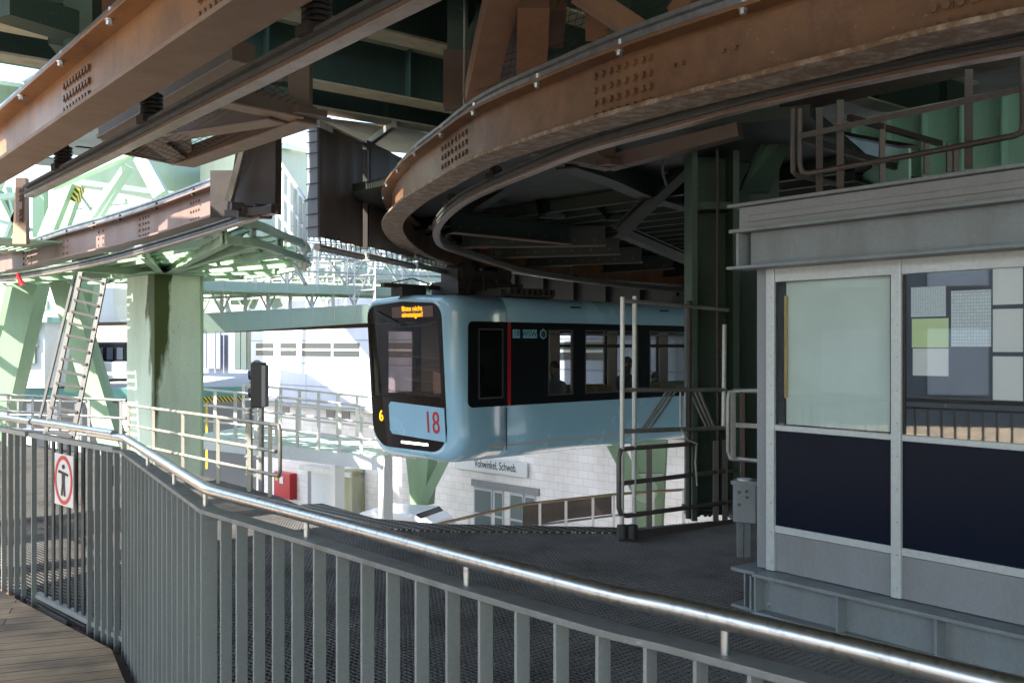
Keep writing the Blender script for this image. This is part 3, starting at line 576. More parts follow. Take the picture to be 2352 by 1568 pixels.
# third girder, far left
Tp = catmull([P(-260, 645, 22), P(0, 628, 18.8), P(167, 592, 16.0), P(333, 553, 13.9), P(508, 499, 12.2)], 8)
TG = girder('faded reddish-brown rail girder ending beside the dark hanger plate at left', Tp, MAUVE, False)
bolts(TG, Tp, [440, 446, 452, 458], [.08, .19, .30], 0, 1, .017, MAUVE); bolts(TG, Tp, [330, 336, 342, 322], [.08, .16, .24, .32], 0, 1, .017, MAUVE); bolts(TG, Tp, [148, 156, 228, 238], [.1, .2, .3], 0, 1, .017, MAUVE); bolts(TG, Tp, [55, 64, 73], [.1, .2, .3], 0, 1, .02, MAUVE)
clamps(TG, Tp, 1.0, 1, DARKM)
MB().bar(P(512, 392, 12.1), P(512, 500, 12.1), .3, .04, (0, 1, 0)).build('end_plate', DARKM, TG)
Tc = catmull([P(-260, 665, 21), P(0, 640, 17.6), P(200, 606, 14.7), P(400, 553, 12.6), P(632, 480, 10.9)], 6)
TC = conductor('current rail below the faded girder at the left', Tc)
# hanger plate
HPM = paint('near_black_brown', (.045, .032, .028), .5, dirt=(.02, .015, .012), amt=.5, scale=2)
hp = T('hanger_plate', 'tall dark brown hanger plate hanging between the left girders', 'steel plate', P(580, 400, 11.2))
MB().prism([P(548, 305, 11.3), P(634, 268, 11.2), P(632, 492, 11.2), P(520, 482, 11.4)], V((.05, .09, 0))).build('plate', HPM, hp, .004)
MB().prism([P(562, 300, 11.15), P(572, 300, 11.15), P(530, 462, 11.2), P(516, 460, 11.2)], V((.02, .06, 0))).build('edge_strip', GALV, hp)
m = MB()
for x, y in [(545, 474), (570, 482), (598, 478), (622, 484), (560, 492), (610, 494)]: m.box(P(x, y, 11.1), .14, .1, .08, .4)
m.build('joint_block', DARKM, hp, .01)
MB().bar(P(525, 492, 11.3), P(632, 482, 10.9), .12, .08).build('joint_bar', DARKM, hp)

# ------------------------------------------------------------------ TRAIN
tr = T('suspended_train', 'light blue suspended train with black window band and red number 18', 'train', (-.6, 17, -.2))
TO = V((-.915, 15.3, 0)); TW = 2.36
def tp(u, v, z): return TO + U * u + W_ * v + ZZ * z
ZB, ZT = -.17, 2.50; BLO, BHI = .74, 2.06; TL = 12.0
def section(ins):
    pts = []; rb, rt = .42, .26; w0, w1 = ins * 2.6, TW - ins * .8; z0, z1 = ZB + ins * 1.2, ZT - ins * .8
    def arc(cx, cz, r, a0, a1, n): return [(cx + r * math.cos(a0 + (a1 - a0) * k / n), cz + r * math.sin(a0 + (a1 - a0) * k / n)) for k in range(n + 1)]
    # start near side at band low going down
    pts = [(w0, BLO)] + [(w0 + .005, BLO - .25)] + arc(w0 + rb, z0 + rb, rb, math.pi, 1.5 * math.pi, 7) + arc(w1 - rb, z0 + rb, rb, 1.5 * math.pi, 2 * math.pi, 7) + [(w1 - .005, BLO - .25), (w1, BLO), (w1, BHI)] + arc(w1 - rt, z1 - rt + .0, rt, 0, .5 * math.pi, 6) + [((w0 + w1) / 2, z1 + .04)] + arc(w0 + rt, z1 - rt, rt, .5 * math.pi, math.pi, 6) + [(w0, BHI)]
    return pts
us = [(0, .10), (.015, .07), (.045, .042), (.09, .022), (.15, .009), (.23, .002), (.31, 0), (1.13, 0), (1.145, .008), (1.16, 0), (2, 0), (4, 0), (6, 0), (8, 0), (TL, 0)]
def lean(u, z): return .17 * (1 - (z - ZB) / (ZT - ZB)) * max(0, 1 - u / .8)
secs = [section(i) for _, i in us]; n = len(secs[0]); low = []; 
vs = []; fs = []
for (u, _), sc_ in zip(us, secs): vs += [tp(u + lean(u, z), v, z) for v, z in sc_]
iN, iF = n - 1, [k for k, p in enumerate(secs[0]) if abs(p[1] - BLO) < 1e-6 and k > 2][0]
for i in range(len(us) - 1):
    for j in range(n):
        if us[i][0] >= .305 and j in (iN, iF): continue
        fs.append((i * n + j, i * n + (j + 1) % n, (i + 1) * n + (j + 1) % n, (i + 1) * n + j))
fs.append(tuple(range((len(us) - 1) * n, len(us) * n)))
body = MB().add(vs, fs, True).build('body_shell', BLUE, tr)
for p_ in body.data.polygons:
    if p_.index == len(fs) - 1: p_.use_smooth = False
# front rim and windscreen
fr0 = secs[0]
def inset(poly, k, dz0=0, dz1=0):
    cx = TW / 2; cz = (ZB + ZT) / 2
    return [(cx + (v - cx) * k, cz + (z - cz) * k) for v, z in poly]
def frp(v, z, o=0): return tp(lean(0, z) - o, v, z)
rimo, rimi = fr0, [(.31 + (v - .26) * 1.98 / 2.02, (1.17) + (z - 1.17) * .968) for v, z in fr0]
vs = [frp(v, z) for v, z in rimo] + [frp(v, z, -.01) for v, z in rimi]
MB().add(vs, [(i, (i + 1) % n, (i + 1) % n + n, i + n) for i in range(n)], True).build('front_rim', BLUE, tr)
# glass face cut in two: opaque black mask with a clear opening
def facerect(m, v0, v1, z0, z1, o=.0, th=.012):
    q = [frp(v0, z0, o), frp(v1, z0, o), frp(v1, z1, o), frp(v0, z1, o)]; return m.prism(q, U * th)
VIN = [(v, z) for v, z in rimi]
def clip(poly, f):      # keep f(p)>=0
    out = []
    for i in range(len(poly)):
        a, b = poly[i], poly[(i + 1) % len(poly)]; fa, fb = f(a), f(b)
        if fa >= 0: out.append(a)
        if fa * fb < 0: t = fa / (fa - fb); out.append((a[0] + (b[0] - a[0]) * t, a[1] + (b[1] - a[1]) * t))
    return out
OV0, OV1, OZ0, OZ1 = .40, 2.22, .84, 2.08
mk = MB()
for poly in (clip(VIN, lambda p: OZ0 - p[1]), clip(VIN, lambda p: p[1] - OZ1), clip(clip(clip(VIN, lambda p: p[1] - OZ0), lambda p: OZ1 - p[1]), lambda p: OV0 - p[0]), clip(clip(clip(VIN, lambda p: p[1] - OZ0), lambda p: OZ1 - p[1]), lambda p: p[0] - OV1)):
    mk.prism([frp(v, z, 0) for v, z in poly], U * .012)
mk.build('windscreen_mask', flat('canopy_tone_glass', (.022, .013, .010), .08, spec=.4), tr)  # brown cast painted in for the canopy's reflection
facerect(MB(), OV0 - .01, OV1 + .01, OZ0 - .01, OZ1 + .01, -.013, .005).build('windscreen', GLW, tr)
UPF = (frp(1, 1) - frp(1, 0)).normalized()
# number panel, display, lamps, wiper
npn = MB(); a = [(.33, .17), (1.72, .22), (1.78, .28), (1.78, .70), (1.72, .76), (.33, .71)]
npn.prism([frp(v, z, .02) for v, z in a], U * .018); pn = npn.build('number_panel', BLUE, tr, .004)
text_mesh('number', '18', .50, frp(.64, .45, .026), -W_, UPF, RED, pn, .003, sx=.8)
dp = facerect(MB(), .50, 1.58, 2.155, 2.33, .006, .006).build('destination_display', flat('display_dark', (.10, .05, .04), .3), tr)
text_mesh('display_text', 'Bitte nicht\neinsteigen!', .115, frp(1.03, 2.245, .010), -W_, UPF, emis('amber_led', (1, .33, .0), .8), dp, .001, sx=1.12)
text_mesh('line_number', '6', .26, frp(2.02, .50, .012), -W_, UPF, emis('amber_led_front', (1, .40, .01), 1.2), tr, .001, sx=.9)
facerect(MB(), .80, 1.50, .075, .115, .008, .01).build('headlamp', emis('headlamp_white', (1, .93, .78), 1.5), tr)
mw = MB(); mw.tube([frp(2.02, 2.28, .03), frp(1.45, 2.02, .04), frp(1.28, 2.0, .04)], .012, 6); mw.tube([frp(1.98, 2.27, .03), frp(1.3, 2.02, .045)], .012, 6); mw.bar(frp(1.6, 2.01, .03), frp(.5, 2.02, .03), .014, .02); mw.build('wiper', BLACK, tr)
# window bands both sides
WINS = [(2.10, 2.72), (3.03, 4.50), (4.84, 6.31), (6.65, 8.1), (8.45, 9.9), (10.2, 11.6)]
WZ0, WZ1 = .85, 1.97
FARW = [(.50, 1.08)] + WINS
GLD = glass('dark_tinted_glass', (.22, .23, .25), .02)
GASK = flat('grey_gasket', (.05, .047, .045), .6)
def band(v, sgn, wins):
    m = MB(); off0 = v - sgn * .012; th = W_ * sgn * .03
    def rect(u0, u1, z0, z1): m.prism([tp(u0, off0, z0), tp(u1, off0, z0), tp(u1, off0, z1), tp(u0, off0, z1)], th)
    r = .10; u_ = .31
    # rounded front end
    c0 = [tp(u_ + r - r * math.cos(a), off0, BLO - .02 + r - r * math.sin(a)) for a in [k * math.pi / 10 for k in range(6)]]
    c1_ = [tp(u_ + r - r * math.sin(a), off0, BHI + .02 - r + r * math.cos(a)) for a in [k * math.pi / 10 for k in range(6)]]
    m.prism(c0 + [tp(u_ + .2, off0, BLO - .02), tp(u_ + .2, off0, BHI + .02)] + c1_, th)
    cur = u_ + .2
    for a, b in wins:
        if a > cur: rect(cur, a, BLO - .02, BHI + .02)
        rect(a, b, BLO - .02, WZ0); rect(a, b, WZ1, BHI + .02); cur = b
    rect(cur, TL - .05, BLO - .02, BHI + .02)
    m.build('window_band', BLACKG, tr)
    for a, b in wins:
        g = MB().prism([tp(a, v, WZ0), tp(b, v, WZ0), tp(b, v, WZ1), tp(a, v, WZ1)], W_ * sgn * .006); wo = g.build('side_window', GLD if (v == 0 and b < 1.1) else GLT, tr)
        gk = MB()
        for (ua, ub, za, zb_) in ((a, b, WZ0, WZ0 + .025), (a, b, WZ1 - .025, WZ1), (a, a + .025, WZ0 + .025, WZ1 - .025), (b - .025, b, WZ0 + .025, WZ1 - .025)): gk.prism([tp(ua, v - sgn * .014, za), tp(ub, v - sgn * .014, za), tp(ub, v - sgn * .014, zb_), tp(ua, v - sgn * .014, zb_)], W_ * sgn * .01)
        gk.build('gasket', GASK, wo)
        if b - a > 1: MB().prism([tp(a, v, 1.66), tp(b, v, 1.66), tp(b, v, 1.72), tp(a, v, 1.72)], W_ * sgn * .02).build('window_bar', BLACK, wo)
band(0, 1, [(.52, 1.06)] + WINS); band(TW, -1, FARW)
MB().prism([tp(1.155, -.016, BLO - .02), tp(1.225, -.016, BLO - .02), tp(1.225, -.016, BHI + .02), tp(1.155, -.016, BHI + .02)], W_ * .006).build('red_stripe', REDS, tr)
LB = flat('logo_blue', (.22, .50, .60), .4)
def plate(u0, u1, z0, z1): return MB().prism([tp(u0, -.016, z0), tp(u1, -.016, z0), tp(u1, -.016, z1), tp(u0, -.016, z1)], W_ * .004)
lp = plate(1.27, 1.43, 1.82, 1.96).build('side_number', LB, tr); text_mesh('number', '18', .14, tp(1.35, -.019, 1.89), U, ZZ, BLACK, lp, .001)
lp = plate(1.50, 1.83, 1.82, 1.96).build('operator_letters', LB, tr); text_mesh('letters', 'WSW.', .14, tp(1.665, -.019, 1.89), U, ZZ, BLACK, lp, .001)
MB().prism([tp(1.98 + .085 * math.cos(a), -.016, 1.89 + .09 * math.sin(a)) for a in [math.pi / 6 + k * math.pi / 3 for k in range(6)]], W_ * .004).build('hexagon_emblem', LB, tr)
MB().prism([tp(1.98 + .06 * math.cos(a), -.018, 1.89 + .065 * math.sin(a)) for a in [math.pi / 6 + k * math.pi / 3 for k in range(6)]], W_ * .003).build('emblem_centre', BLACK, tr)
# seam, vents, interior
MB().prism([tp(1.143, -.004, BLO - .05), tp(1.153, -.004, BLO - .05), tp(1.153, .0, .0), tp(1.143, .0, .0)], W_ * .01).build('seam', BLACK, tr)
for u0 in (2.7, 5.2, 7.7): MB().prism([tp(u0, .0, 2.345), tp(u0 + .25, .0, 2.345), tp(u0 + .25, .02, 2.375), tp(u0, .02, 2.375)], W_ * .02).build('vent_slot', BLACK, tr)
MB().obox(tp(TL / 2 + .3, TW / 2, .06), U * (TL / 2 - .5), W_ * 1.0, ZZ * .03).build('floor', DARKM, tr)
MB().obox(tp(TL / 2 + .2, TW / 2, 2.16), U * (TL / 2 - .5), W_ * 1.05, ZZ * .02).build('ceiling', LINING, tr)
ln = MB()
for v in (.05, TW - .05):
    ln.obox(tp(TL / 2 + .3, v, .42), U * (TL / 2 - .5), W_ * .015, ZZ * .36)
    for a, b in zip(WINS, WINS[1:]): ln.obox(tp((a[1] + b[0]) / 2, v, 1.4), U * (b[0] - a[1]) / 2 * .9, W_ * .015, ZZ * .65)
ln.build('interior_lining', LINING, tr)
MB().obox(tp(1.18, TW / 2, 1.12), U * .03, W_ * 1.05, ZZ * 1.05).build('cab_partition', flat('partition', (.24, .28, .26), .6), tr)
MB().obox(tp(.62, 1.0, .78), U * .22, W_ * .75, ZZ * .12).build('dashboard', DARKM, tr, .04)
MB().prism([frp(.98, .9, -.3), frp(.60, .93, -.32), frp(.52, 1.2, -.28), frp(.90, 1.28, -.26)], U * .01).build('dashboard_paper', WHITE, tr)
for k, u0 in enumerate((2.45, 3.3, 4.1, 5.2, 6.0, 7.1)):
    sm_ = MB(); sm_.obox(tp(u0, .55, .50), U * .22, W_ * .42, ZZ * .05); sm_.obox(tp(u0 + .2 * (1 if k % 2 else -1), .55, .74), U * .03, W_ * .42, ZZ * .24); sm_.obox(tp(u0, .55, .26), U * .1, W_ * .2, ZZ * .2)
    sm_.build('seat', flat('seat_cloth', (.22, .12, .03), .8), tr, .02)
pm = MB()
for u0 in (3.0, 4.7): pm.tube([tp(u0, 1.0, .1), tp(u0, 1.0, 2.15)], .018, 8)
pm.tube([tp(2, .9, 1.9), tp(8, .9, 1.9)], .018, 8); pm.build('grab_pole', YTUBE, tr)
# roof gear
rg = MB(); rg.obox(tp(1.75, .42, 2.56), U * .62, W_ * .3, ZZ * .05); [rg.obox(tp(1.25 + .13 * k, .3, 2.60), U * .02, W_ * .28, ZZ * .05) for k in range(9)]; rg.build('roof_grille', DARKM, tr)
for u0 in (1.5, 8.2):
    bg_ = MB()
    bg_.obox(tp(u0, 1.1, 2.66), U * .75, W_ * .35, ZZ * .11); bg_.obox(tp(u0 - .1, 1.1, 2.86), U * .55, W_ * .22, ZZ * .12)
    for s in (-.42, .42):
        bg_.disc(tp(u0 + s, .86, 2.92), W_, .17, .46, 20); bg_.obox(tp(u0 + s, .98, 2.80), U * .05, W_ * .05, ZZ * .2)
    bg_.obox(tp(u0, 1.42, 3.1), U * .28, W_ * .05, ZZ * .45); bg_.obox(tp(u0, 1.25, 3.6), U * .4, W_ * .22, ZZ * .06)
    for s in (-.6, -.2, .2, .6): bg_.tube([tp(u0 + s, .7, 2.55), tp(u0 + s * .7, .8, 2.85)], .03, 8)
    bg_.build('bogie', DARKM, tr, .01)
ca = MB(); ca.bar(tp(-.35, 1.35, 2.68), tp(1.2, 1.25, 2.66), .12, .07); ca.box(tp(.15, 1.3, 2.58), .5, .3, .14, .76); ca.tube([tp(-.2, 1.3, 2.72), tp(.15, 1.2, 2.80), tp(.6, 1.2, 2.70)], .012, 6); ca.bar(tp(.2, .9, 2.66), tp(.9, 1.7, 2.64), .05, .04)
ca.build('roof_cable_tray', DARKM, tr)

# ------------------------------------------------------------------ PEOPLE
def person(name, label, base, yaw, seated=True, cloth=(.03, .03, .035), h=1.0, lean_=0.0, group=None):
    root = T('person', label, 'person', base, group)
    bx = V((math.cos(yaw), math.sin(yaw), 0)); by = V((-bx.y, bx.x, 0))
    def q(f, s, z): return V(base) + bx * f * h + by * s * h + ZZ * z * h
    hip = .52 if seated else .95
    J = {'pel': (0, 0, hip, .145), 'wai': (0, 0, hip + .18, .13), 'che': (.01, 0, hip + .38, .155), 'nb': (0, 0, hip + .53, .065), 'nk': (.02, 0, hip + .60, .055), 'hd': (.04, 0, hip + .70, .092), 'ht': (.03, 0, hip + .80, .075)}
    E = [('pel', 'wai'), ('wai', 'che'), ('che', 'nb'), ('nb', 'nk'), ('nk', 'hd'), ('hd', 'ht')]
    for s, n_ in ((1, 'l'), (-1, 'r')):
        J['sh' + n_] = (0, .19 * s, hip + .47, .065); J['el' + n_] = (.08, .24 * s, hip + .20, .045); J['wr' + n_] = (.28, .16 * s, hip + .12, .03); J['ha' + n_] = (.36, .14 * s, hip + .11, .028)
        E += [('che', 'sh' + n_), ('sh' + n_, 'el' + n_), ('el' + n_, 'wr' + n_), ('wr' + n_, 'ha' + n_)]
        if seated: J['hi' + n_] = (.05, .1 * s, hip - .02, .10); J['kn' + n_] = (.45, .11 * s, hip, .07); J['an' + n_] = (.47, .11 * s, .08, .05); J['to' + n_] = (.62, .12 * s, .04, .04)
        else: J['hi' + n_] = (0, .1 * s, hip - .05, .10); J['kn' + n_] = (.02, .11 * s, .5, .07); J['an' + n_] = (0, .11 * s, .08, .05); J['to' + n_] = (.16, .12 * s, .04, .04)
        E += [('pel', 'hi' + n_), ('hi' + n_, 'kn' + n_), ('kn' + n_, 'an' + n_), ('an' + n_, 'to' + n_)]
    keys = list(J); me = D.meshes.new('body'); me.from_pydata([tuple(q(J[k][0] + lean_ * max(0, J[k][2] - hip), J[k][1], J[k][2])) for k in keys], [(keys.index(a), keys.index(b)) for a, b in E], [])
    o = D.objects.new('body', me); COL.objects.link(o); attach(o, root)
    sk = o.modifiers.new('skin', 'SKIN'); sk.use_smooth_shade = True
    for i, k in enumerate(keys):
        me.skin_vertices[0].data[i].radius = (J[k][3] * h, J[k][3] * h * (1 if k[0] != 'c' else .8)); me.skin_vertices[0].data[i].use_root = (k == 'pel')
    o.modifiers.new('sub', 'SUBSURF').levels = 1; o.modifiers['sub'].render_levels = 2
    me.materials.append(flat('cloth', cloth, .85))
    def ell(c, rx, ry, rz, mat, nm, a0=0, a1=math.pi):
        m = MB(); vs = []; N1, N2 = 12, 8
        for i in range(N2 + 1):
            th = a0 + (a1 - a0) * i / N2
            for j in range(N1): a = 2 * math.pi * j / N1; vs.append(V(c) + bx * rx * math.sin(th) * math.cos(a) + by * ry * math.sin(th) * math.sin(a) + ZZ * rz * math.cos(th))
        m.add(vs, [(i * N1 + j, i * N1 + (j + 1) % N1, (i + 1) * N1 + (j + 1) % N1, (i + 1) * N1 + j) for i in range(N2) for j in range(N1)], True); return m.build(nm, mat, root)
    hc = q(.045 + lean_ * .7, 0, hip + .735)
    hd = ell(hc, .098 * h, .078 * h, .12 * h, SKINM, 'head')
    ell(hc + ZZ * .012 * h - bx * .012 * h, .102 * h, .086 * h, .122 * h, HAIRM, 'hair', 0, math.pi * .52)
    nz = MB().tube([hc + bx * .09 * h + ZZ * .01, hc + bx * .118 * h - ZZ * .02 * h], .012 * h, 6); nz.build('nose', SKINM, root)
    for s in (1, -1): MB().disc(hc + by * .076 * h * s - ZZ * .01, by * s, .022 * h, .01, 8).build('ear', SKINM, root)
    return root
yawU = math.atan2(U.y, U.x)
person('p', 'seated passenger in grey top behind the narrow first window of the train', tp(2.74, .42, .04), yawU + math.pi, True, (.16, .16, .17))
person('p', 'seated passenger in dark coat facing back in the second wide train window', tp(4.92, .62, .06), yawU, True, (.02, .02, .025), 1.03)
person('p', 'low dark-haired passenger seen behind the third train window near the column', tp(5.75, .6, -.16), yawU, True, (.02, .02, .02), .96)
person('p', 'driver in pale shirt dimly seen in the cab behind the front side glass', tp(.95, .42, .02), yawU + math.pi, True, (.35, .36, .4))

# ------------------------------------------------------------------ GREEN COLUMNS AND PLATFORM, left
def moss_green():
    m = paint('mossy_green_paint', (.68, .78, .58), .5, dirt=(.10, .12, .03), amt=.3, scale=1.2, speck=.3); t = m.node_tree; N = t.nodes; L = t.links; b = N['Principled BSDF']
    src = b.inputs['Base Color'].links[0].from_socket; tc = N.new('ShaderNodeTexCoord'); sx = N.new('ShaderNodeSeparateXYZ'); L.new(tc.outputs['Object'], sx.inputs[0])
    # damp stain running down the corner: distance from corner line
    d = N.new('ShaderNodeMath'); d.operation = 'SUBTRACT'; L.new(sx.outputs[1], d.inputs[0]); d.inputs[1].default_value = 17.52
    nn = N.new('ShaderNodeTexNoise'); nn.inputs['Scale'].default_value = 2.5; nn.inputs['Detail'].default_value = 8; mp = N.new('ShaderNodeMapping'); mp.inputs['Scale'].default_value = (2, 2, .6); L.new(tc.outputs['Object'], mp.inputs[0]); L.new(mp.outputs[0], nn.inputs[0])
    zr = N.new('ShaderNodeMapRange'); L.new(sx.outputs[2], zr.inputs[0]); zr.inputs['From Min'].default_value = -1.0; zr.inputs['From Max'].default_value = 2.4; zr.inputs['To Min'].default_value = .02; zr.inputs['To Max'].default_value = .62
    wn = N.new('ShaderNodeMath'); wn.operation = 'MULTIPLY'; L.new(zr.outputs[0], wn.inputs[0]); L.new(nn.outputs[0], wn.inputs[1])
    ab = N.new('ShaderNodeMath'); ab.operation = 'ABSOLUTE'; L.new(d.outputs[0], ab.inputs[0])
    sb = N.new('ShaderNodeMath'); sb.operation = 'SUBTRACT'; L.new(wn.outputs[0], sb.inputs[0]); L.new(ab.outputs[0], sb.inputs[1])
    ms = N.new('ShaderNodeMapRange'); L.new(sb.outputs[0], ms.inputs[0]); ms.inputs['From Min'].default_value = -.03; ms.inputs['From Max'].default_value = .04
    mx = N.new('ShaderNodeMix'); mx.data_type = 'RGBA'; L.new(ms.outputs[0], mx.inputs['Factor']); L.new(src, mx.inputs['A']); mx.inputs['B'].default_value = (.055, .075, .012, 1); L.new(mx.outputs['Result'], b.inputs['Base Color']); return m
MOSS = moss_green()
PALEC = (0, 0, 0)
gc = T('green_column', 'massive green box column with dark moss streak under the round platform', 'column', (-6.36, 17.6, -5))
c0 = V((-6.36, 17.6, 0)); 
MB().obox(c0 + U * .44 + W_ * .6 + ZZ * (-1.18), U * .44, W_ * .6, ZZ * 4.15).build('shaft', MOSS, gc, .01)
MB().obox(c0 + U * .895 + W_ * .6 + ZZ * (-1.18), U * .016, W_ * .64, ZZ * 4.15).build('edge_flange', GREEN, gc)
MB().obox(c0 + U * .44 + W_ * .6 + ZZ * 2.985, U * .6, W_ * .76, ZZ * .015).build('cap_plate', GREEN, gc)
def slant(label, a, b, wd, dp, mat=GREEN, name='slanted_leg', cat='steel leg', up_=(0, 1, 0)):
    o = T(name, label, cat, b); MB().ibeam(a, b, wd, dp, .03, .03, up_).build('shaft', mat, o); MB().box(V(b), wd * 1.2, wd * 1.2, .05).build('foot_plate', mat, o); return o
def boxleg(label, a, b, wd, dp, mat=GREEN):
    o = T('slanted_leg', label, 'steel leg', b); MB().bar(a, b, wd, dp, (0, 1, 0)).build('shaft', mat, o, .01); MB().bar(V(a).lerp(V(b), .02) + V((wd * .62, -.03, 0)), V(b) + V((wd * .62, -.03, 0)), .05, dp * 1.1, (0, 1, 0)).build('edge_flange', mat, o); return o
boxleg('broad slanting green leg at the far left edge behind the railing', P(72, 640, 20.5), P(-18, 1035, 21.5), .45, .5)
boxleg('thin olive green leg seen behind the broad left leg', P(38, 650, 22.5), P(-10, 880, 23), .3, .35)
boxleg('dark slanting green leg behind the ladder leaning right downwards', P(143, 645, 20), P(262, 1035, 20), .36, .45, GREEN)
boxleg('olive green leg crossing behind the ladder top', P(205, 645, 21.5), P(168, 900, 21.5), .28, .3)
tw_ = T('column_shade_strip', 'added plates and slotted bars above the round platform, laid to shade the big column', 'walkway', c0 + ZZ * 3.1)  # plates and slots added to shade the column in stripes
MB().obox(c0 - U * 2.3 + W_ * .42 + ZZ * 3.40, U * 2.6, W_ * .62, ZZ * .012).build('deck_plate', GREEN, tw_)
for k in range(40): MB().obox(c0 + U * (.10 - .13 * k) + W_ * 1.42 + ZZ * 3.40, U * .034, W_ * .36, ZZ * .02).build('shade_slat', GREEN, tw_)
MB().obox(c0 - U * 2.3 + W_ * 2.2 + ZZ * 3.40, U * 2.6, W_ * .40, ZZ * .012).build('deck_plate', GREEN, tw_)
# round maintenance platform
rp_ = T('maintenance_platform', 'green riveted fan-shaped platform of beams and open grating on the big column', 'platform', (-5, 14, 2.75))
polyP = [tuple(PX(x, Y, 0).xy) for x, Y in [(520, 12.7), (590, 13.0), (650, 14.3), (708, 16.1), (640, 18.0), (560, 19.3), (460, 20.0), (250, 20.8), (0, 21.6), (-200, 22), (-200, 20.9), (0, 20.0), (167, 17.2), (333, 14.8)]]
zP = 3.0; zT = 3.28
rim = catmull([V((x, y, 0)) for x, y in polyP[:10]], 4)
for zz, nm in ((zP + .04, 'lower_rim'), (zT, 'upper_rim')): MB().sweep(up(rim, zz), [(-.05, -.05), (.05, -.05), (.05, .0), (.008, .0), (.008, .06), (-.008, .06), (-.008, 0), (-.05, 0)]).build(nm, GREEN, rp_)
hub = c0 + U * .44 + W_ * .6; spk = []
for i, (x, y) in enumerate(polyP):
    spk.append(V((x, y, 0)))
for i, p in enumerate(spk):
    MB().ibeam(hub + ZZ * (zP + .05), p + ZZ * (zP + .06), .15, .12, .014, .01).build('lower_chord', GREEN, rp_)
    MB().ibeam(hub + ZZ * zT, p + ZZ * zT, .10, .08, .014, .01).build('upper_chord', GREEN, rp_)
    n_ = max(3, int((p - hub).length / .55)); lt_ = MB()
    for k in range(n_): aa, bb_2 = hub.lerp(p, k / n_), hub.lerp(p, (k + 1) / n_); z0_, z1_ = (zP + .08, zT) if k % 2 else (zT, zP + .08); lt_.bar(aa + ZZ * z0_, bb_2 + ZZ * z1_, .04, .04)
    if i % 2: lt_.build('lacing', GREEN, rp_)
    else: MB().obox((hub + p) / 2 + ZZ * (zP + .17), (p - hub) / 2, V((p.y - hub.y, hub.x - p.x, 0)).normalized() * .008, ZZ * .10).build('web_plate', GREEN, rp_)
for k in (.3, .5, .7, .85):
    ps = [hub.lerp(p, k) + ZZ * (zP + .14) for p in spk]
    rg_ = MB()
    for a, b in zip(ps, ps[1:] + ps[:1]): rg_.bar(a, b, .05, .08)
    rg_.build('ring_beam', GREEN, rp_)
for p in spk[:14]: MB().obox(p * .97 + hub * .03 + ZZ * (zP + .16), V((.015, 0, 0)), V((0, .12, 0)), ZZ * .14).build('gusset', GREENL, rp_)
MB().tube([P(40, 628, 15), P(44, 640, 15), P(52, 655, 15)], [.03, .03, .05], 8).build('red_tag', RED, rp_)
# ladder
LADM = paint('dull_aluminium', (.10, .095, .09), .5, .4, amt=.3)
ld = T('ladder', 'tall aluminium ladder leaning against the round green platform', 'ladder', P(130, 1010, 13))
st_ = [(P(186, 625, 13.0), P(104, 1000, 12.4)), (P(172, 632, 13.6), P(92, 960, 13.2)), (P(241, 640, 13.0), P(166, 1010, 12.4))]
for i, (a, b) in enumerate(st_): MB().bar(a, b, .06 if i != 1 else .035, .035, (0, 1, 0)).build('stringer', LADM, ld, .004)
a0_, b0_ = st_[0]; a1_, b1_ = st_[2]
for k in range(14): t = .03 + k * .073; MB().bar(a0_.lerp(b0_, t), a1_.lerp(b1_, t), .07, .028).build('rung', LADM, ld)

# ------------------------------------------------------------------ tube railings
def railing(label, pts, hts, posts, mat=GALV, r=.021, name='tube_railing', group=None, foot=-.03, endloop=False):
    o = T(name, label, 'railing', V((pts[0].x, pts[0].y, foot)), group)
    for h in hts: MB().tube([V((p.x, p.y, foot + h)) for p in pts], r, 8).build('rail', mat, o)
    for f in posts:
        i = int(f * (len(pts) - 1)); t = f * (len(pts) - 1) - i; p = pts[i].lerp(pts[min(i + 1, len(pts) - 1)], t)
        MB().bar(V((p.x, p.y, foot)), V((p.x, p.y, foot + max(hts))), .045, .02).build('post', mat, o)
    if endloop:
        p = pts[-1]; d = (pts[-1] - pts[-2]).normalized() * .1
        MB().tube([V((p.x, p.y, foot + max(hts))), V((p.x, p.y, foot + max(hts))) + d * .7, V((p.x, p.y, foot + max(hts) - .06)) + d, V((p.x, p.y, foot + min(hts) + .06)) + d, V((p.x, p.y, foot + min(hts))) + d * .7, V((p.x, p.y, foot + min(hts)))], r, 8).build('end_loop', mat, o)
    return o
railing('weathered three-rail tube railing with a rounded end beside the signal', [PX(290, 15.0, 0), PX(634, 11.2, 0)], (.26, .53, .83), (.02, .23, .45, .68, .86, .97), YTUBE, .022, endloop=True)
railing('grey tube railing along the far deck edge behind the ladder', [PX(-60, 17.6, 0), PX(290, 15.3, 0)], (.3, .6, .88), (.05, .25, .42, .6, .78, .97), GALV)
railing('low tube railing in the left background behind the slanting legs', [PX(-60, 21, 0), PX(290, 20, 0)], (.3, .6, .9), (.1, .3, .5, .7, .9), GALV, foot=-.35)
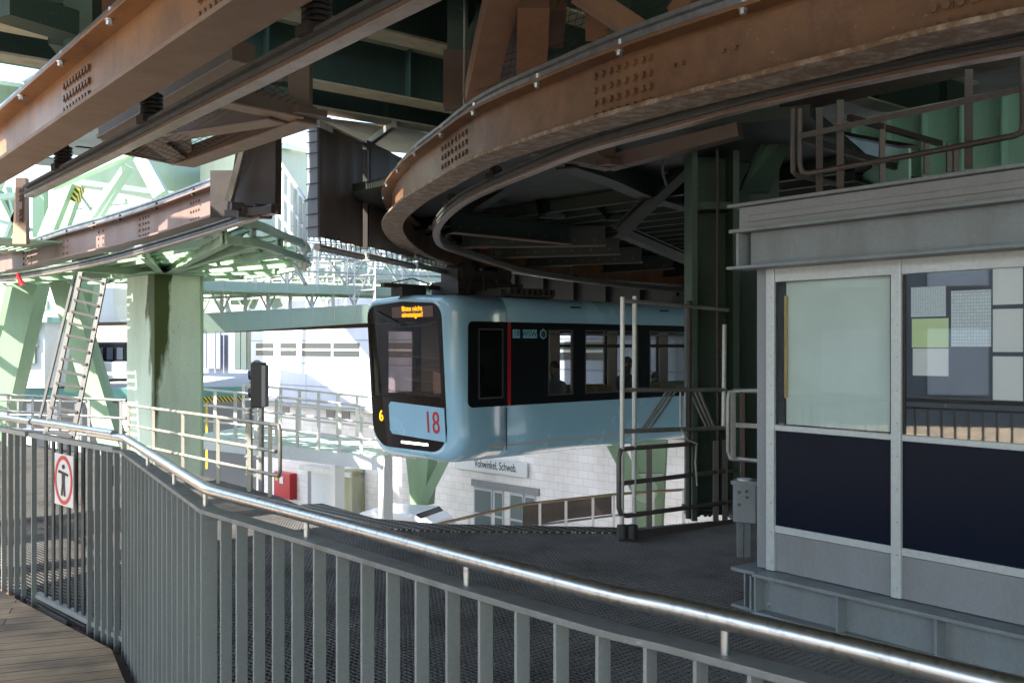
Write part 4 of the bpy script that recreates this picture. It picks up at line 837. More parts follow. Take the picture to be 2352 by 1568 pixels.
# signal
sgn = T('railway_signal', 'black two-lamp railway signal seen from the side on a grey post', 'signal', P(600, 1140, 11.9))
ys = 11.9
MB().obox(P(594, 884, ys), V((.075, 0, 0)), V((0, .1, 0)), ZZ * .27).build('signal_box', BLACK, sgn, .015)
MB().obox(P(608, 886, ys - .02), V((.028, 0, 0)), V((0, .08, 0)), ZZ * .25).build('side_panel', GREYP, sgn, .005)
MB().tube([P(590, 838, ys + .06), P(590, 838, ys + .1)], .062, 16).build('back_disc', GREYP, sgn)
for y in (861, 902): MB().tube([P(582, y, ys - .02), P(572, y + 1, ys - .02)], [.065, .055], 12).build('lamp_hood', BLACK, sgn)
MB().tube([P(600, 935, ys), P(600, 1145, ys)], .035, 12).build('post', GALV, sgn)
sp_ = T('cable_post', 'grey post with clamps standing beside the railway signal', 'post', P(572, 1145, 12))
MB().tube([P(571, 938, 12), P(574, 1150, 12)], .042, 12).build('post', GALV, sp_)
m = MB(); [m.disc(P(571 + (y - 940) * .014, y, 12), ZZ, .06, .02) for y in (940, 948, 968, 1010, 1050, 1090)]; m.build('clamp_ring', BOLT, sp_)
m = MB(); [m.bar(P(576, y, 12), P(600, y - 3, 11.95), .03, .03) for y in (1010, 1054, 1092)]; m.build('clamp_arm', GALV, sp_)

# ------------------------------------------------------------------ UPPER LEFT LATTICE (bright, behind)
lt = T('lattice_tower', 'pale green lattice tower standing in sunlight beyond the left girder', 'lattice tower', P(200, 540, 20))
def mem(x0, y0, x1, y1, Y0, Y1, wpx, mat=GREENL, nm='brace'):
    MB().bar(P(x0, y0, Y0), P(x1, y1, Y1), wpx * (Y0 + Y1) / 2 / F, .2, (0, 1, 0)).build(nm, mat, lt)
mem(118, 428, 318, 346, 18, 19, 15); mem(318, 352, 372, 452, 19, 18.5, 30); mem(292, 380, 205, 510, 19, 19, 10); mem(300, 384, 222, 510, 19.3, 19.3, 8)
mem(156, 418, 100, 560, 20, 20, 30, GREEN); mem(182, 424, 140, 545, 20.5, 20.5, 20, GREEN); mem(93, 430, 93, 560, 21, 21, 26, GREEN); mem(181, 452, 215, 500, 21.2, 21.2, 12, GREEN)
mem(-20, 455, 72, 446, 21, 21, 12, GREENL, 'chord'); mem(150, 478, 290, 462, 22, 22, 12, GREENL, 'chord'); mem(0, 440, 60, 560, 22, 22, 8, GREEN); mem(60, 440, 10, 560, 22, 22, 8, GREENL); mem(20, 430, 45, 540, 22, 22, 6, GREENL)
mem(250, 430, 228, 500, 22, 22, 14, GREENL); mem(-30, 500, 80, 530, 22.4, 22.4, 9, GREENL); mem(10, 400, -30, 500, 22.3, 22.3, 8, GREENL)
MB().bar(P(180, 428, 20.2), P(168, 462, 20.2), .2, .22, (0, 1, 0)).build('hazard_sleeve', HAZ, lt)
bgx = T('box_girder', 'pale green closed box girder behind the lattice tower braces', 'box girder', P(350, 400, 24))
MB().prism([P(150, 408, 22.5), P(290, 330, 25), P(470, 300, 29), P(640, 300, 34), P(640, 470, 34), P(470, 470, 29), P(330, 440, 26)], V((-.8, .3, 0))).build('web', GREENL, bgx, .02)
MB().bar(P(170, 420, 22.4), P(420, 452, 23.5), .5, .12).build('bottom_flange', GREENL, bgx)
bp_ = T('splice_post', 'tan steel post with a bolted splice plate below the left girder', 'post', P(45, 480, 13))
MB().prism([P(36, 408, 13), P(58, 408, 13), P(60, 560, 13), P(28, 560, 13)], V((0, .1, 0))).build('post', paint('tan_paint', (.42, .27, .17), .5, amt=.3), bp_)
MB().prism([P(37, 430, 12.95), P(51, 430, 12.95), P(50, 510, 12.95), P(36, 510, 12.95)], V((0, .04, 0))).build('splice_plate', MAUVE, bp_)
m = MB(); [m.hexbolt(P(44, y, 12.94), (0, -1, 0), .02, .02) for y in (437, 448, 458, 483, 492, 503)]; m.build('bolt', BROWN, bp_)
gw = T('gantry_building', 'pale green clad gantry wall at the left edge above the lattice', 'building', P(-20, 300, 26)); MB().prism([P(-200, 160, 19), P(97, 205, 30), P(100, 330, 30), P(-200, 330, 19)], V((-1, 2, 0))).build('wall', paint('sage_cladding', (.22, .29, .22), .6, amt=.2), gw)
MB().prism([P(-200, 150, 18.9), P(97, 197, 29.9), P(97, 206, 29.9), P(-200, 162, 18.9)], V((.2, .3, 0))).build('roof_edge', GREENL, gw)
# pale building and stair between hanger plate and tarpaulin
pb = T('tank_building', 'pale green-beige clad building with corrugated roof edge behind the stair', 'building', P(670, 500, 26))
MB().prism([P(560, 322, 24), P(712, 348, 31), P(712, 640, 31), P(560, 640, 24)], V((-2, 3, 0))).build('wall', paint('beige_green_cladding', (.50, .53, .42), .7, amt=.25, scale=3, dirt=(.35, .36, .24)), pb)
MB().prism([P(560, 314, 23.9), P(715, 340, 30.9), P(715, 350, 30.9), P(560, 324, 23.9)], V((.2, .3, 0))).build('roof_edge', GALVL, pb)
stv = T('stair_railing', 'grey stair railing descending between the hanger plate and the tarpaulin', 'railing', P(670, 500, 18))
for dy in (0, 62, 122, 180): MB().tube([P(630, 352 + dy, 18), P(702, 462 + dy * 1.06, 15.5)], .03, 8).build('rail', GALVL, stv)
for x in (636, 650, 664, 678, 690, 700): MB().bar(P(x, 360 + (x - 630) * 1.53, 17.8 - (x - 630) * .035), P(x, 560 + (x - 630) * .9, 17.8 - (x - 630) * .035), .05, .05).build('post', GALVL, stv)

# ------------------------------------------------------------------ TARPAULIN SCREENS
def screen(label, x0, Y0, x1, Y1, zt, zb):
    o = T('tarpaulin_screen', label, 'tarpaulin', PX((x0 + x1) / 2, (Y0 + Y1) / 2, zb), 'dark tarpaulin screens outside the girder curve')
    a, b = PX(x0, Y0, 0), PX(x1, Y1, 0); d = (b - a).normalized(); nn = V((d.y, -d.x, 0)); m = MB(); N1 = 14; vs = []
    for i in range(N1 + 1):
        t = i / N1; wv = .02 * math.sin(t * 19) + .01 * math.sin(t * 47)
        for z in (zb, (zb + zt) / 2, zt): vs.append(V((a.x + (b.x - a.x) * t, a.y + (b.y - a.y) * t, z)) + nn * wv * (1 if z != zt else .4))
    m.add(vs, [(i * 3 + j, (i + 1) * 3 + j, (i + 1) * 3 + j + 1, i * 3 + j + 1) for i in range(N1) for j in range(2)], True)
    so2 = m.build('sheet', TARP, o); sl_ = so2.modifiers.new('s', 'SOLIDIFY'); sl_.thickness = .006
    MB().tube([V((a.x, a.y, zb - .13)), V((b.x, b.y, zb - .13))], .045, 10).build('bottom_pole', GALV, o)
    for i in range(9): t = (i + .5) / 9; p = a.lerp(b, t); MB().tube([V((p.x, p.y, zb + .02)), V((p.x + d.x * .05, p.y + d.y * .05, zb - .18))], .008, 5).build('lashing', BLACK, o)
    return o
screen('dark brown tarpaulin screen with grey laced edge, nearest of the row', 728, 12.0, 832, 13.3, 4.42, 3.02)
screen('dark brown tarpaulin screen behind the curve of the brown girder, second of the row', 842, 13.5, 950, 15.3, 4.5, 3.05)
screen('dark brown tarpaulin screen half hidden above the train roof, last of the row', 955, 15.4, 1040, 17.3, 4.5, 3.08)
te = T('tarpaulin_edge', 'grey laced canvas edge strip hanging on the left of the tarpaulin screen', 'canvas strip', P(717, 400, 12))
MB().prism([P(706, 275, 12.2), P(728, 272, 11.95), P(730, 545, 11.95), P(706, 545, 12.2)], V((.02, .03, 0))).build('strip', TARPE, te)
for y in (300, 325, 350, 385, 420, 455, 490, 520): MB().tube([P(704, y + 4, 12.15), P(731, y, 11.93)], .008, 5).build('lacing', BLACK, te)
tpst = T('screen_post', 'dark post between the first two tarpaulin screens', 'post', P(837, 560, 13.4)); MB().bar(P(837, 345, 13.4), P(837, 572, 13.4), .1, .1).build('post', DARKM, tpst)
cnp = T('canopy', 'cream canopy sheet on dark bars above the tarpaulin screens', 'canopy', P(850, 320, 14))
MB().prism([P(722, 274, 12.0), P(960, 300, 13.6), P(1150, 370, 20), P(838, 345, 17)], ZZ * .03).build('sheet', CREAM, cnp)
for a, b in [((728, 284, 11.9), (846, 340, 14.2)), ((846, 330, 14), (905, 285, 12.6)), ((846, 340, 14.2), (900, 378, 15.5))]: MB().bar(P(*a), P(*b), .07, .09).build('bar', GALV, cnp)
lk = T('far_canopy', 'cream canopy underside glimpsed high behind the loop beams at right', 'canopy', P(1500, 430, 22))
MB().prism([P(1380, 385, 22), P(1600, 400, 24), P(1600, 470, 22), P(1400, 430, 20)], ZZ * .04).build('sheet', emis('translucent_sheet_lit', (.62, .42, .28), .0) if False else CREAM, lk)
for a, b in [((1450, 400, 21), (1480, 440, 20.5)), ((1500, 400, 21), (1540, 448, 20.5)), ((1490, 395, 21), (1440, 430, 20.5))]: MB().bar(P(*a), P(*b), .09, .09).build('bar', DARKM, lk)

# ------------------------------------------------------------------ OVERHEAD: green girders and decks
def longbeam(label, a, b, H, Wd, mat, name='cross_girder', stiff=0, fl=None):
    o = T(name, label, 'steel girder', a); m = MB(); a = V(a); b = V(b); d = (b - a).normalized(); r = V((d.y, -d.x, 0)); L = (b - a).length; c = (a + b) / 2
    MB().obox(c, d * L / 2, r * .012, ZZ * (H / 2 - .02)).build('web', mat, o)
    mf = MB(); mf.obox(c + ZZ * (H / 2 - .012), d * L / 2, r * Wd / 2, ZZ * .012); mf.obox(c - ZZ * (H / 2 - .012), d * L / 2, r * Wd / 2, ZZ * .012); mf.build('flanges', fl or mat, o)
    for k in range(stiff): p = a.lerp(b, (k + .5) / stiff); MB().obox(p, d * .01, r * Wd * .42, ZZ * (H / 2 - .03)).build('stiffener', mat, o)
    return o
FL2 = paint('weathered_flange', (.40, .38, .27), .6, dirt=(.20, .16, .09), amt=.6, scale=5, streak=False)
GA0, GA1 = V((-9.5, 6.2, 4.87)), V((1.9, 15.6, 4.87)); gd = (GA1 - GA0).normalized(); gr = V((gd.y, -gd.x, 0))
longbeam('green cross girder with pale flange just above the tarpaulin canopy', GA0, GA1, .62, .30, GREEND, stiff=8, fl=FL2)
longbeam('nearer green cross girder in front of the grating strip at top centre', GA0 + gr * 1.05, GA1 + gr * 1.05 - gd * .5, .62, .30, GREEND, stiff=8, fl=FL2)
gs = MB(); cgr = (GA0 + GA1) / 2 + gr * .52 + ZZ * .12
gs.add([cgr - gd * 7 - gr * .28, cgr + gd * 7 - gr * .28, cgr + gd * 7 + gr * .28, cgr - gd * 7 + gr * .28], [(0, 1, 2, 3)])
wk = T('overhead_walkway', 'pale perforated grating walkway between the two cross girders', 'walkway', cgr); gs.build('grating', LOUV, wk)
for s in (-.36, .36): MB().bar(cgr - gd * 7 + gr * s - ZZ * .1, cgr + gd * 7 + gr * s - ZZ * .1, .14, .10).build('side_channel', BLACK, wk)
for k in range(7): MB().bar(cgr - gd * (6 - 2 * k) - gr * .36, cgr - gd * (6 - 2 * k) + gr * .36, .05, .06).build('cross_bar', GALV, wk)
longbeam('third green girder nearest the camera in the top centre', GA0 + gr * 2.3 + ZZ * .35, GA1 + gr * 2.3 + ZZ * .35, .8, .30, GREEND, stiff=10, fl=FL2)
longbeam('dark green girder crossing overhead above the camera', GA0 + gr * 3.9 + ZZ * .3, GA1 + gr * 3.9 + gd * 3 + ZZ * .3, .7, .30, GREEND, stiff=10, fl=FL2)
vd = V((.62, -.784, 0))
longbeam('green longitudinal girder above the right rail girder', (-1.6, 13.5, 5.1), V((-1.6, 13.5, 5.1)) + vd * 12, .6, .3, GREEND, stiff=7)
longbeam('dark longitudinal girder over the left rail girder', (-4.2, 9.4, 4.4), V((-4.2, 9.4, 4.4)) + vd * 12, .4, .3, BROWND, stiff=7)
# overhead deck (roof)
def roof(name, pts, z0, z1, mat, label, cat='deck'):
    o = MB().slab(pts, z0, z1).build(name, mat); tag(o, label, cat); return o
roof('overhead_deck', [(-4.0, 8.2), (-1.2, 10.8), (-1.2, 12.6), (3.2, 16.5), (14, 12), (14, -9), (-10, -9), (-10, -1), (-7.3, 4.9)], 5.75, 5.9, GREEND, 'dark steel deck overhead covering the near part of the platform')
roof('loop_deck', [(-2.0, 12.4), (-2.3, 16.5), (-2.3, 21), (-1.5, 27.5), (4, 33), (12, 30), (20, 20), (8.5, 14), (4.4, 11.6), (2.5, 8.3), (.5, 9.3), (-.9, 11.2)], 3.62, 3.72, SHADEG, 'dark steel deck above the radial beams inside the rail loop')
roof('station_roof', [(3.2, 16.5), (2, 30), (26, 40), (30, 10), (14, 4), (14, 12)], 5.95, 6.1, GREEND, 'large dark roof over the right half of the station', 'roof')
roof('nose_shade_plate', [(-2.5, 14.3), (-4.9, 11.2), (-7.8, 13.1), (-4.9, 15.5)], 5.6, 5.66, GREEND, 'hidden plate added high between the cross girders to shade the train nose')  # plate added to keep the sun off the train front
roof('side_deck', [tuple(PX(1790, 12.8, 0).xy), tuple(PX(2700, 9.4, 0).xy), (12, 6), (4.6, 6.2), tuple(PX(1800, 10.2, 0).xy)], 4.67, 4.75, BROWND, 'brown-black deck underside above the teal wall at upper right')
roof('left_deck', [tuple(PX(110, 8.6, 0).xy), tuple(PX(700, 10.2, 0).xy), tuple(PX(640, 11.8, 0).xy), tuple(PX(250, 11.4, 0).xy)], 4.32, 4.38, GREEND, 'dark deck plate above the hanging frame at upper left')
o = T('sky_block_plate', 'added dark ribbed plate blocking the sky behind the train roof', 'wall', U * 18.4)  # dark plate added to hide sky where the station is unlit
def sv(x): r = (x - CX) / F; return (18.4 * (U.x - r * U.y)) / (r * W_.y - W_.x)
MB().obox(U * 18.4 + W_ * (sv(1045) + sv(1700)) / 2 + ZZ * 4.4, U * .05, W_ * (sv(1045) - sv(1700)) / 2, ZZ * 1.75).build('plate', DARKM, o)
for k in range(9): MB().obox(U * 18.3 + W_ * (sv(1045) + (sv(1700) - sv(1045)) * (k + .5) / 9) + ZZ * 4.4, U * .1, W_ * .03, ZZ * 1.7).build('rib', DARKM, o)
# dark walls added beyond the picture's edges, against bright reflections and stray light
def bigwall(label, a, b, z0, z1, mat, nm='unseen_dark_wall'):
    a = V(a); b = V(b); o = MB().bar(V((a.x, a.y, (z0 + z1) / 2)), V((b.x, b.y, (z0 + z1) / 2)), .2, z1 - z0).build(nm, mat); tag(o, label, 'wall')
bigwall('unseen dark wall added beyond the cabin to darken reflections', (14, -8, 0), (14, 9, 0), -1, 5.9, GREEND)
bigwall('unseen dark wall added far right behind the cabin to darken reflections', (14, 9, 0), (30, 34, 0), -5, 5.9, GREEND)
fcd = T('mirrored_facade', 'unseen grey facade with pale window blocks, added to be mirrored in the cabin panes', 'building', (-24, -14, STZ))  # unseen facade added for the reflections in the cabin panes
MB().box((-25, -4, STZ + 6.2), 1.5, 50, 12.4).build('facade', GREYP, fcd)
for i in range(15):
    for j in range(3): MB().box((-24.2, -26.5 + i * 3.1, STZ + 3.2 + j * 3.3), .12, 1.7, 2.0).build('window', WHITE, fcd)
LOOPG = paint('loop_green_shaded', (.011, .022, .016), .5, dirt=(.02, .02, .014), amt=.5, scale=2)  # beam green with the gloom under the loop deck put into its colour
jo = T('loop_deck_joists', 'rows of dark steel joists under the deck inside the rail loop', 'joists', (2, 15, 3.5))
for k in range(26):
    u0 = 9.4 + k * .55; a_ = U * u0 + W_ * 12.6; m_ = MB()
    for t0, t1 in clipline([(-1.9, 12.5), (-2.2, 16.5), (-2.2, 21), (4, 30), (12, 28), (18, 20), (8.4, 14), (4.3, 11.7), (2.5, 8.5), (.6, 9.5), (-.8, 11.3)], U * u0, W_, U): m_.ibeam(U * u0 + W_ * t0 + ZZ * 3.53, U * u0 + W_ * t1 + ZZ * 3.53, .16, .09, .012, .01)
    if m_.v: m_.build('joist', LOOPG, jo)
# radial beams under the loop deck
ends = [((1035, 535, 12.9), (1306, 562, 14.2)), ((1062, 570, 14.8), (1390, 565, 14.5)), ((1129, 594, 16.6), (1422, 585, 15.8)), ((1210, 614, 18.4), (1473, 604, 17.4)), ((1293, 632, 20.5), (1545, 618, 18.8)), ((1408, 645, 22.3), (1588, 633, 20.6))]
names = ['frontmost', 'second', 'third', 'fourth', 'fifth', 'rearmost']
for (a, b), nm in zip(ends, names):
    o = T('loop_beam', 'dark green radial beam inside the rail loop, %s of the six' % nm, 'steel beam', P(*a), 'radial beams inside the loop')
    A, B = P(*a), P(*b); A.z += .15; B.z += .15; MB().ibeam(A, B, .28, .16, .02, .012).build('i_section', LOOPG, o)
    MB().bar(A - ZZ * .145, B - ZZ * .145, .17, .012).build('bottom_flange', BROWND, o)
    m = MB(); dd = (B - A).normalized(); rr_ = V((dd.y, -dd.x, 0))
    for k in range(7): m.hexbolt(A.lerp(B, (k + .5) / 7) + rr_ * .008 - ZZ * .06, rr_, .018, .012)
    m.build('bolt_row', GREEND, o)
o = T('ring_beam', 'dark green ring beam carrying the loop beams near the right column', 'steel beam', P(1450, 560, 13))
rb = catmull([P(1300, 345, 9), P(1395, 380, 10), P(1480, 420, 11.2), P(1590, 455, 12.5)], 4); MB().sweep(rb, [(-.01, -.15), (.01, -.15), (.01, .15), (-.01, .15)]).build('web', SHADEG, o); MB().sweep(rb, [(-.1, -.17), (.1, -.17), (.1, -.15), (-.1, -.15)]).build('flange', SHADEG, o)
for i, ((x0, y0), (x1, y1), w_) in enumerate([((1400, 470), (1415, 505), 60), ((1270, 395), (1270, 500), 60), ((1235, 395), (1248, 500), 30)]):
    o = T('support_plate', ['short green plate beside the ring beam', 'broad tapering green support plate behind the girder curve', 'narrow dark support plate left of the tapering one'][i], 'steel plate', P(x1, y1, 13))
    MB().prism([P(x0 - w_ * .6, y0, 13), P(x0 + w_ * .6, y0, 13.4), P(x1 + w_ * .4, y1, 13.4), P(x1 - w_ * .35, y1, 13)], V((.02, .1, 0))).build('plate', LOOPG, o)
for i, (a, b) in enumerate([((1420, 535, 12), (1590, 370, 10.5)), ((1425, 530, 12.2), (1590, 600, 15)), ((1050, 500, 13.5), (1190, 410, 12))]):
    o = T('diagonal_brace', ['dark diagonal brace rising to the right column', 'dark diagonal brace dropping towards the right column', 'dark diagonal strut left inside the loop'][i], 'brace', P(*b)); MB().ibeam(P(*a), P(*b), .14, .14, .015, .012).build('shaft', SHADEG, o)
# brown hanging truss frames
FTAN = paint('bounce_lit_underside', (.27, .205, .16), .6, dirt=(.2, .15, .11), amt=.5, scale=9, fine=30)  # bounced light on the frame undersides, painted as a paler tan
def frame(label, segs, w_=.14, mat=BROWND, nodes=()):
    o = T('hanging_frame', label, 'steel frame', P(*segs[0][0])); 
    for a, b in segs:
        MB().bar(P(*a), P(*b), w_, w_ * .8).build('member', mat, o); dd = P(*b) - P(*a)
        if mat.name.startswith('frame_brown') and abs(dd.z) < .5 * dd.length: MB().bar(P(*a) - ZZ * (w_ * .4 + .006), P(*b) - ZZ * (w_ * .4 + .006), w_ * 1.2, .012).build('lit_underside', FTAN, o)
    for nd in nodes: MB().box(P(*nd), .26, .26, .05, .7).build('gusset', mat, o)
BRF = paint('frame_brown', (.105, .068, .05), .55, dirt=(.10, .07, .05), amt=.5, scale=5, streak=False)
frame('brown hanging truss frame below the left girder covered in netting', [((690, 120, 7.9), (690, 262, 7.9)), ((706, 262, 7.9), (424, 364, 9.8)), ((424, 364, 9.8), (285, 338, 10.6)), ((690, 255, 7.9), (500, 215, 7.6)), ((424, 360, 9.8), (350, 305, 9.0)), ((424, 360, 9.8), (380, 190, 8.2)), ((690, 150, 7.9), (380, 190, 8.2)), ((350, 305, 9.0), (640, 258, 7.9)), ((560, 120, 6.6), (250, 300, 8.3)), ((285, 338, 10.6), (250, 290, 8.6))], .17, BRF, [(424, 364, 9.75), (700, 262, 7.85)])
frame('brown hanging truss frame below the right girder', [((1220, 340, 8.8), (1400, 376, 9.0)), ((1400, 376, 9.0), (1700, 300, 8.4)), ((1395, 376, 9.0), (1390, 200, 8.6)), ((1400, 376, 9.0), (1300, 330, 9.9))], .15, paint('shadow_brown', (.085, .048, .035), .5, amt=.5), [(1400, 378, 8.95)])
frame('rust-brown tapering post pair rising above the girder at top centre', [((1180, 0, 7.6), (1140, 190, 9.0)), ((1225, 0, 7.4), (1220, 170, 8.0)), ((1165, -60, 7.2), (1100, 215, 8.6)), ((1265, 0, 7.6), (1258, 90, 8.0))], .24, paint('rust_brown', (.22, .115, .07), .5, amt=.5, scale=3))
frame('rust-brown diagonal pair at top right of centre above the girder', [((1325, -20, 7.2), (1470, 75, 7.2)), ((1370, 30, 7.6), (1370, 90, 7.7)), ((1620, -30, 6.6), (1560, 40, 6.8))], .17, paint('rust_brown_b', (.26, .135, .075), .5, amt=.5, scale=3))
frame('dark green post and diagonal at top centre under the deck', [((1052, -40, 9.6), (1052, 120, 9.6)), ((1150, -30, 9.6), (1075, 120, 9.6))], .20, GREEND)
frame('dark brown lower post stub at top centre beside the conduit', [((1052, 122, 9.6), (1052, 250, 9.6))], .27, BRF)
frame('dark steel posts in the left upper corner', [((190, -40, 6.9), (190, 110, 6.9)), ((0, 10, 6), (160, 60, 6.4)), ((0, -20, 6.6), (60, 30, 6.6)), ((60, 30, 6.6), (170, 45, 7.2))], .2, GREEND)
cnd = T('conduit', 'thin grey vertical conduit at top centre', 'conduit', P(1067, 240, 9.3)); MB().tube([P(1067, -20, 9.3), P(1066, 245, 9.3)], .014, 6).build('tube', GALV, cnd)
# netting: fine wires below the frames
nw = MB()
for i in range(26):
    a = P(250 + i * 12, 330 - i * 8.2, 8.6 - i * .055); b = P(400 + i * 11.5, 380 - i * 5.4, 9.8 - i * .075); nw.bar(a, b, .004, .004)
for i in range(14): nw.bar(P(250 + i * 12, 335 + i * 3, 8.6 + i * .08), P(565 + i * 10, 125 + i * 9, 7.0 + i * .06), .004, .004)
o = nw.build('bird_net', BLACK); tag(o, 'thin dark bird netting stretched under the left hanging frame', 'netting')
nw = MB()
for i in range(30): nw.bar(P(1100 + i * 17, -20, 7.4), P(1060 + i * 17, 250 - i * 7, 8.6), .0035, .0035)
for i in range(16): nw.bar(P(1090, 210 - i * 15, 8.4), P(1560, 60 - i * 15, 7.2), .0035, .0035)
o = nw.build('bird_net', BLACK); tag(o, 'thin bird netting hanging above the curved girder at top centre', 'netting')

# ------------------------------------------------------------------ RIGHT SIDE dark column, scaffold, boxes
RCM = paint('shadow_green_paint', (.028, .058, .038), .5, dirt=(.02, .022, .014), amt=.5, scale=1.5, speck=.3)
rc = T('green_column', 'tall dark green riveted column between the train and the cabin', 'column', PZ(1660, 1195, -.03))
Yc = 10.1
def cbx(x0, x1, Y0, Y1, z0, z1): a, b = PX(x0, Y0, 0).x, PX(x1, Y0, 0).x; return MB().box(((a + b) / 2, (Y0 + Y1) / 2, (z0 + z1) / 2), b - a, Y1 - Y0, z1 - z0)
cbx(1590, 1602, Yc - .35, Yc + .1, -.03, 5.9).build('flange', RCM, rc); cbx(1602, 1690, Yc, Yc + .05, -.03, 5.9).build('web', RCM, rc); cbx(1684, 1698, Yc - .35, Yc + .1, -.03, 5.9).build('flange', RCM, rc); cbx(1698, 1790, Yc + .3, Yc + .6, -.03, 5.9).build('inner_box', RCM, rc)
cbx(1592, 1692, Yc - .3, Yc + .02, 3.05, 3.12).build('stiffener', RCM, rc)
m = MB(); m.box(PX(1610, Yc - .1, .06), .34, .3, .03); [m.hexbolt(PX(x, Yc - .27, .02), (0, -1, 0), .016, .02) for x in (1595, 1604, 1620, 1630)]; m.build('base_plate', RCM, rc)
MB().prism([P(1700, 440, 9.9), P(1770, 440, 9.9), P(1840, 270, 9.2), P(1810, 250, 9.2), P(1780, 260, 9.2)], V((0, .15, 0))).build('knee_brace', RCM, rc)
rwl = T('steel_wall', 'teal green plated steel wall with ribs seen above the cabin roof', 'wall', P(2200, 380, 12))
wa, wb = PX(1790, 13.9, 3.65), PX(2700, 10.2, 3.65); wd_ = (wb - wa).normalized(); wn = V((wd_.y, -wd_.x, 0))
MB().obox((wa + wb) / 2, wd_ * (wb - wa).length / 2, wn * .02, ZZ * .95).build('plate', TEAL, rwl)
for k in range(10): p = wa.lerp(wb, (k + .5) / 10); MB().obox(p + wn * .07, wd_ * .012, wn * .08, ZZ * .93).build('rib', TEAL, rwl)
MB().obox((wa + wb) / 2 + ZZ * .96 + wn * .06, wd_ * (wb - wa).length / 2, wn * .14, ZZ * .015).build('top_flange', GREENL, rwl)
longbeam('teal green girder running into depth behind the roof railings', P(1850, 330, 14), P(2090, 395, 9.5), .5, .2, TEAL, fl=DARKM)
# scaffold gate
sf = T('scaffold', 'galvanised scaffold gate frame with diagonal braces in front of the train side', 'scaffold', PZ(1540, 1230, -.03))
sY = lambda x: 8.75 + (x - 1425) * .0036
def sp2(x, y): return P(x, y, sY(x))
for x, y0, y1 in [(1430, 682, 1215), (1458, 680, 1210), (1664, 745, 985), (1583, 690, 1190)]:
    MB().tube([sp2(x, y0), sp2(x - 2, y1)], .021 if x != 1583 else .028, 10).build('post', GALVL if x != 1583 else DARKM, sf)
for (x0, y0), (x1, y1), r_ in [((1430, 690), (1672, 712), .02), ((1432, 895), (1668, 895), .02), ((1432, 990), (1668, 982), .022)]: MB().tube([sp2(x0, y0), sp2(x1, y1)], r_, 10).build('ledger', GALV, sf)
for x0, x1 in [(1532, 1474), (1542, 1482), (1552, 1492), (1585, 1625), (1596, 1634), (1606, 1642)]: MB().tube([sp2(x0, 898), sp2(x1, 985)], .012, 8).build('brace', GALV, sf)
for x in (1563, 1574): MB().tube([sp2(x, 898), sp2(x, 985)], .01, 8).build('brace', GALV, sf)
sl2 = T('scaffold_gate', 'dark lower tube gate with rounded corner standing on the deck edge', 'gate', PZ(1500, 1230, -.03))
MB().tube([sp2(1600, 1018), sp2(1440, 1030), sp2(1425, 1034), sp2(1421, 1050), sp2(1421, 1165), sp2(1426, 1180), sp2(1440, 1184), sp2(1690, 1150)], .021, 10).build('frame_tube', GT, sl2)
MB().bar(sp2(1424, 1110), sp2(1690, 1078), .02, .04).build('mid_rail', GT, sl2); 
for x, y0, y1 in [(1491, 1025, 1215), (1644, 1012, 1200), (1665, 1010, 1195)]: MB().bar(sp2(x, y0), sp2(x, y1), .05, .03, (0, 1, 0)).build('post', GT, sl2)
MB().prism([sp2(1421, 1252), sp2(1740, 1203), sp2(1740, 1186), sp2(1421, 1222)], V((0, .012, 0))).build('toe_board', GT, sl2)
m = MB(); [m.tube([P(x, 1205, 8.7), P(x, 1235, 8.7)], .05, 8) for x in (1430, 1452)]; m.build('post_clamp', DARKM, sl2)
rb2 = T('tube_guard', 'small tube guard rail beside the cabin corner', 'railing', P(1700, 1060, 7.9))
MB().tube([P(1745, 897, 7.6), P(1690, 897, 7.9), P(1676, 901, 7.9), P(1673, 915, 7.9), P(1673, 1035, 7.9), P(1678, 1052, 7.9), P(1745, 1058, 7.6)], .019, 10).build('frame_tube', GALV, rb2)
MB().bar(P(1676, 975, 7.9), P(1745, 978, 7.6), .014, .035).build('mid_rail', GALV, rb2)
for x in (1684, 1705): MB().bar(P(x, 899, 7.8), P(x, 1052 if x < 1700 else 1165, 7.8), .035, .02, (0, 1, 0)).build('post', GALV if x < 1700 else BRF, rb2)
jb = T('junction_box', 'grey metal junction box on two legs left of the cabin', 'equipment box', PZ(1712, 1280, -.03))
MB().box(P(1716, 1150, 7.3), .17, .16, .30, -.5).build('box', GREYB, jb, .006); MB().box(P(1716, 1106, 7.28), .19, .18, .03, -.5).build('lid', GREYB, jb)
for x in (1699, 1716): MB().bar(P(x, 1195, 7.3), P(x, 1278, 7.3), .04, .03, (0, 1, 0)).build('leg', GREYB, jb)
m = MB(); [m.hexbolt(P(x, y, 7.17), (-.3, -1, 0), .009, .01) for x, y in ((1698, 1130), (1698, 1158), (1715, 1128), (1716, 1142))]; m.build('bolt', BRF, jb)
cu = T('paper_cup', 'white cup bowl standing on the junction box', 'cup', P(1710, 1105, 7.25)); MB().tube([P(1710, 1107, 7.25), P(1710, 1098, 7.25)], [.04, .055], 14).build('bowl', WHITE, cu)
rp3 = T('rope', 'frayed rope end hanging from the scaffold frame', 'rope', P(1600, 1030, 8.9)); MB().tube([P(1565, 985, 8.9), P(1580, 1010, 8.85), P(1600, 1018, 8.9), P(1597, 1060, 8.9), P(1601, 1115, 8.9)], .008, 6).build('cord', YTUBE, rp3)

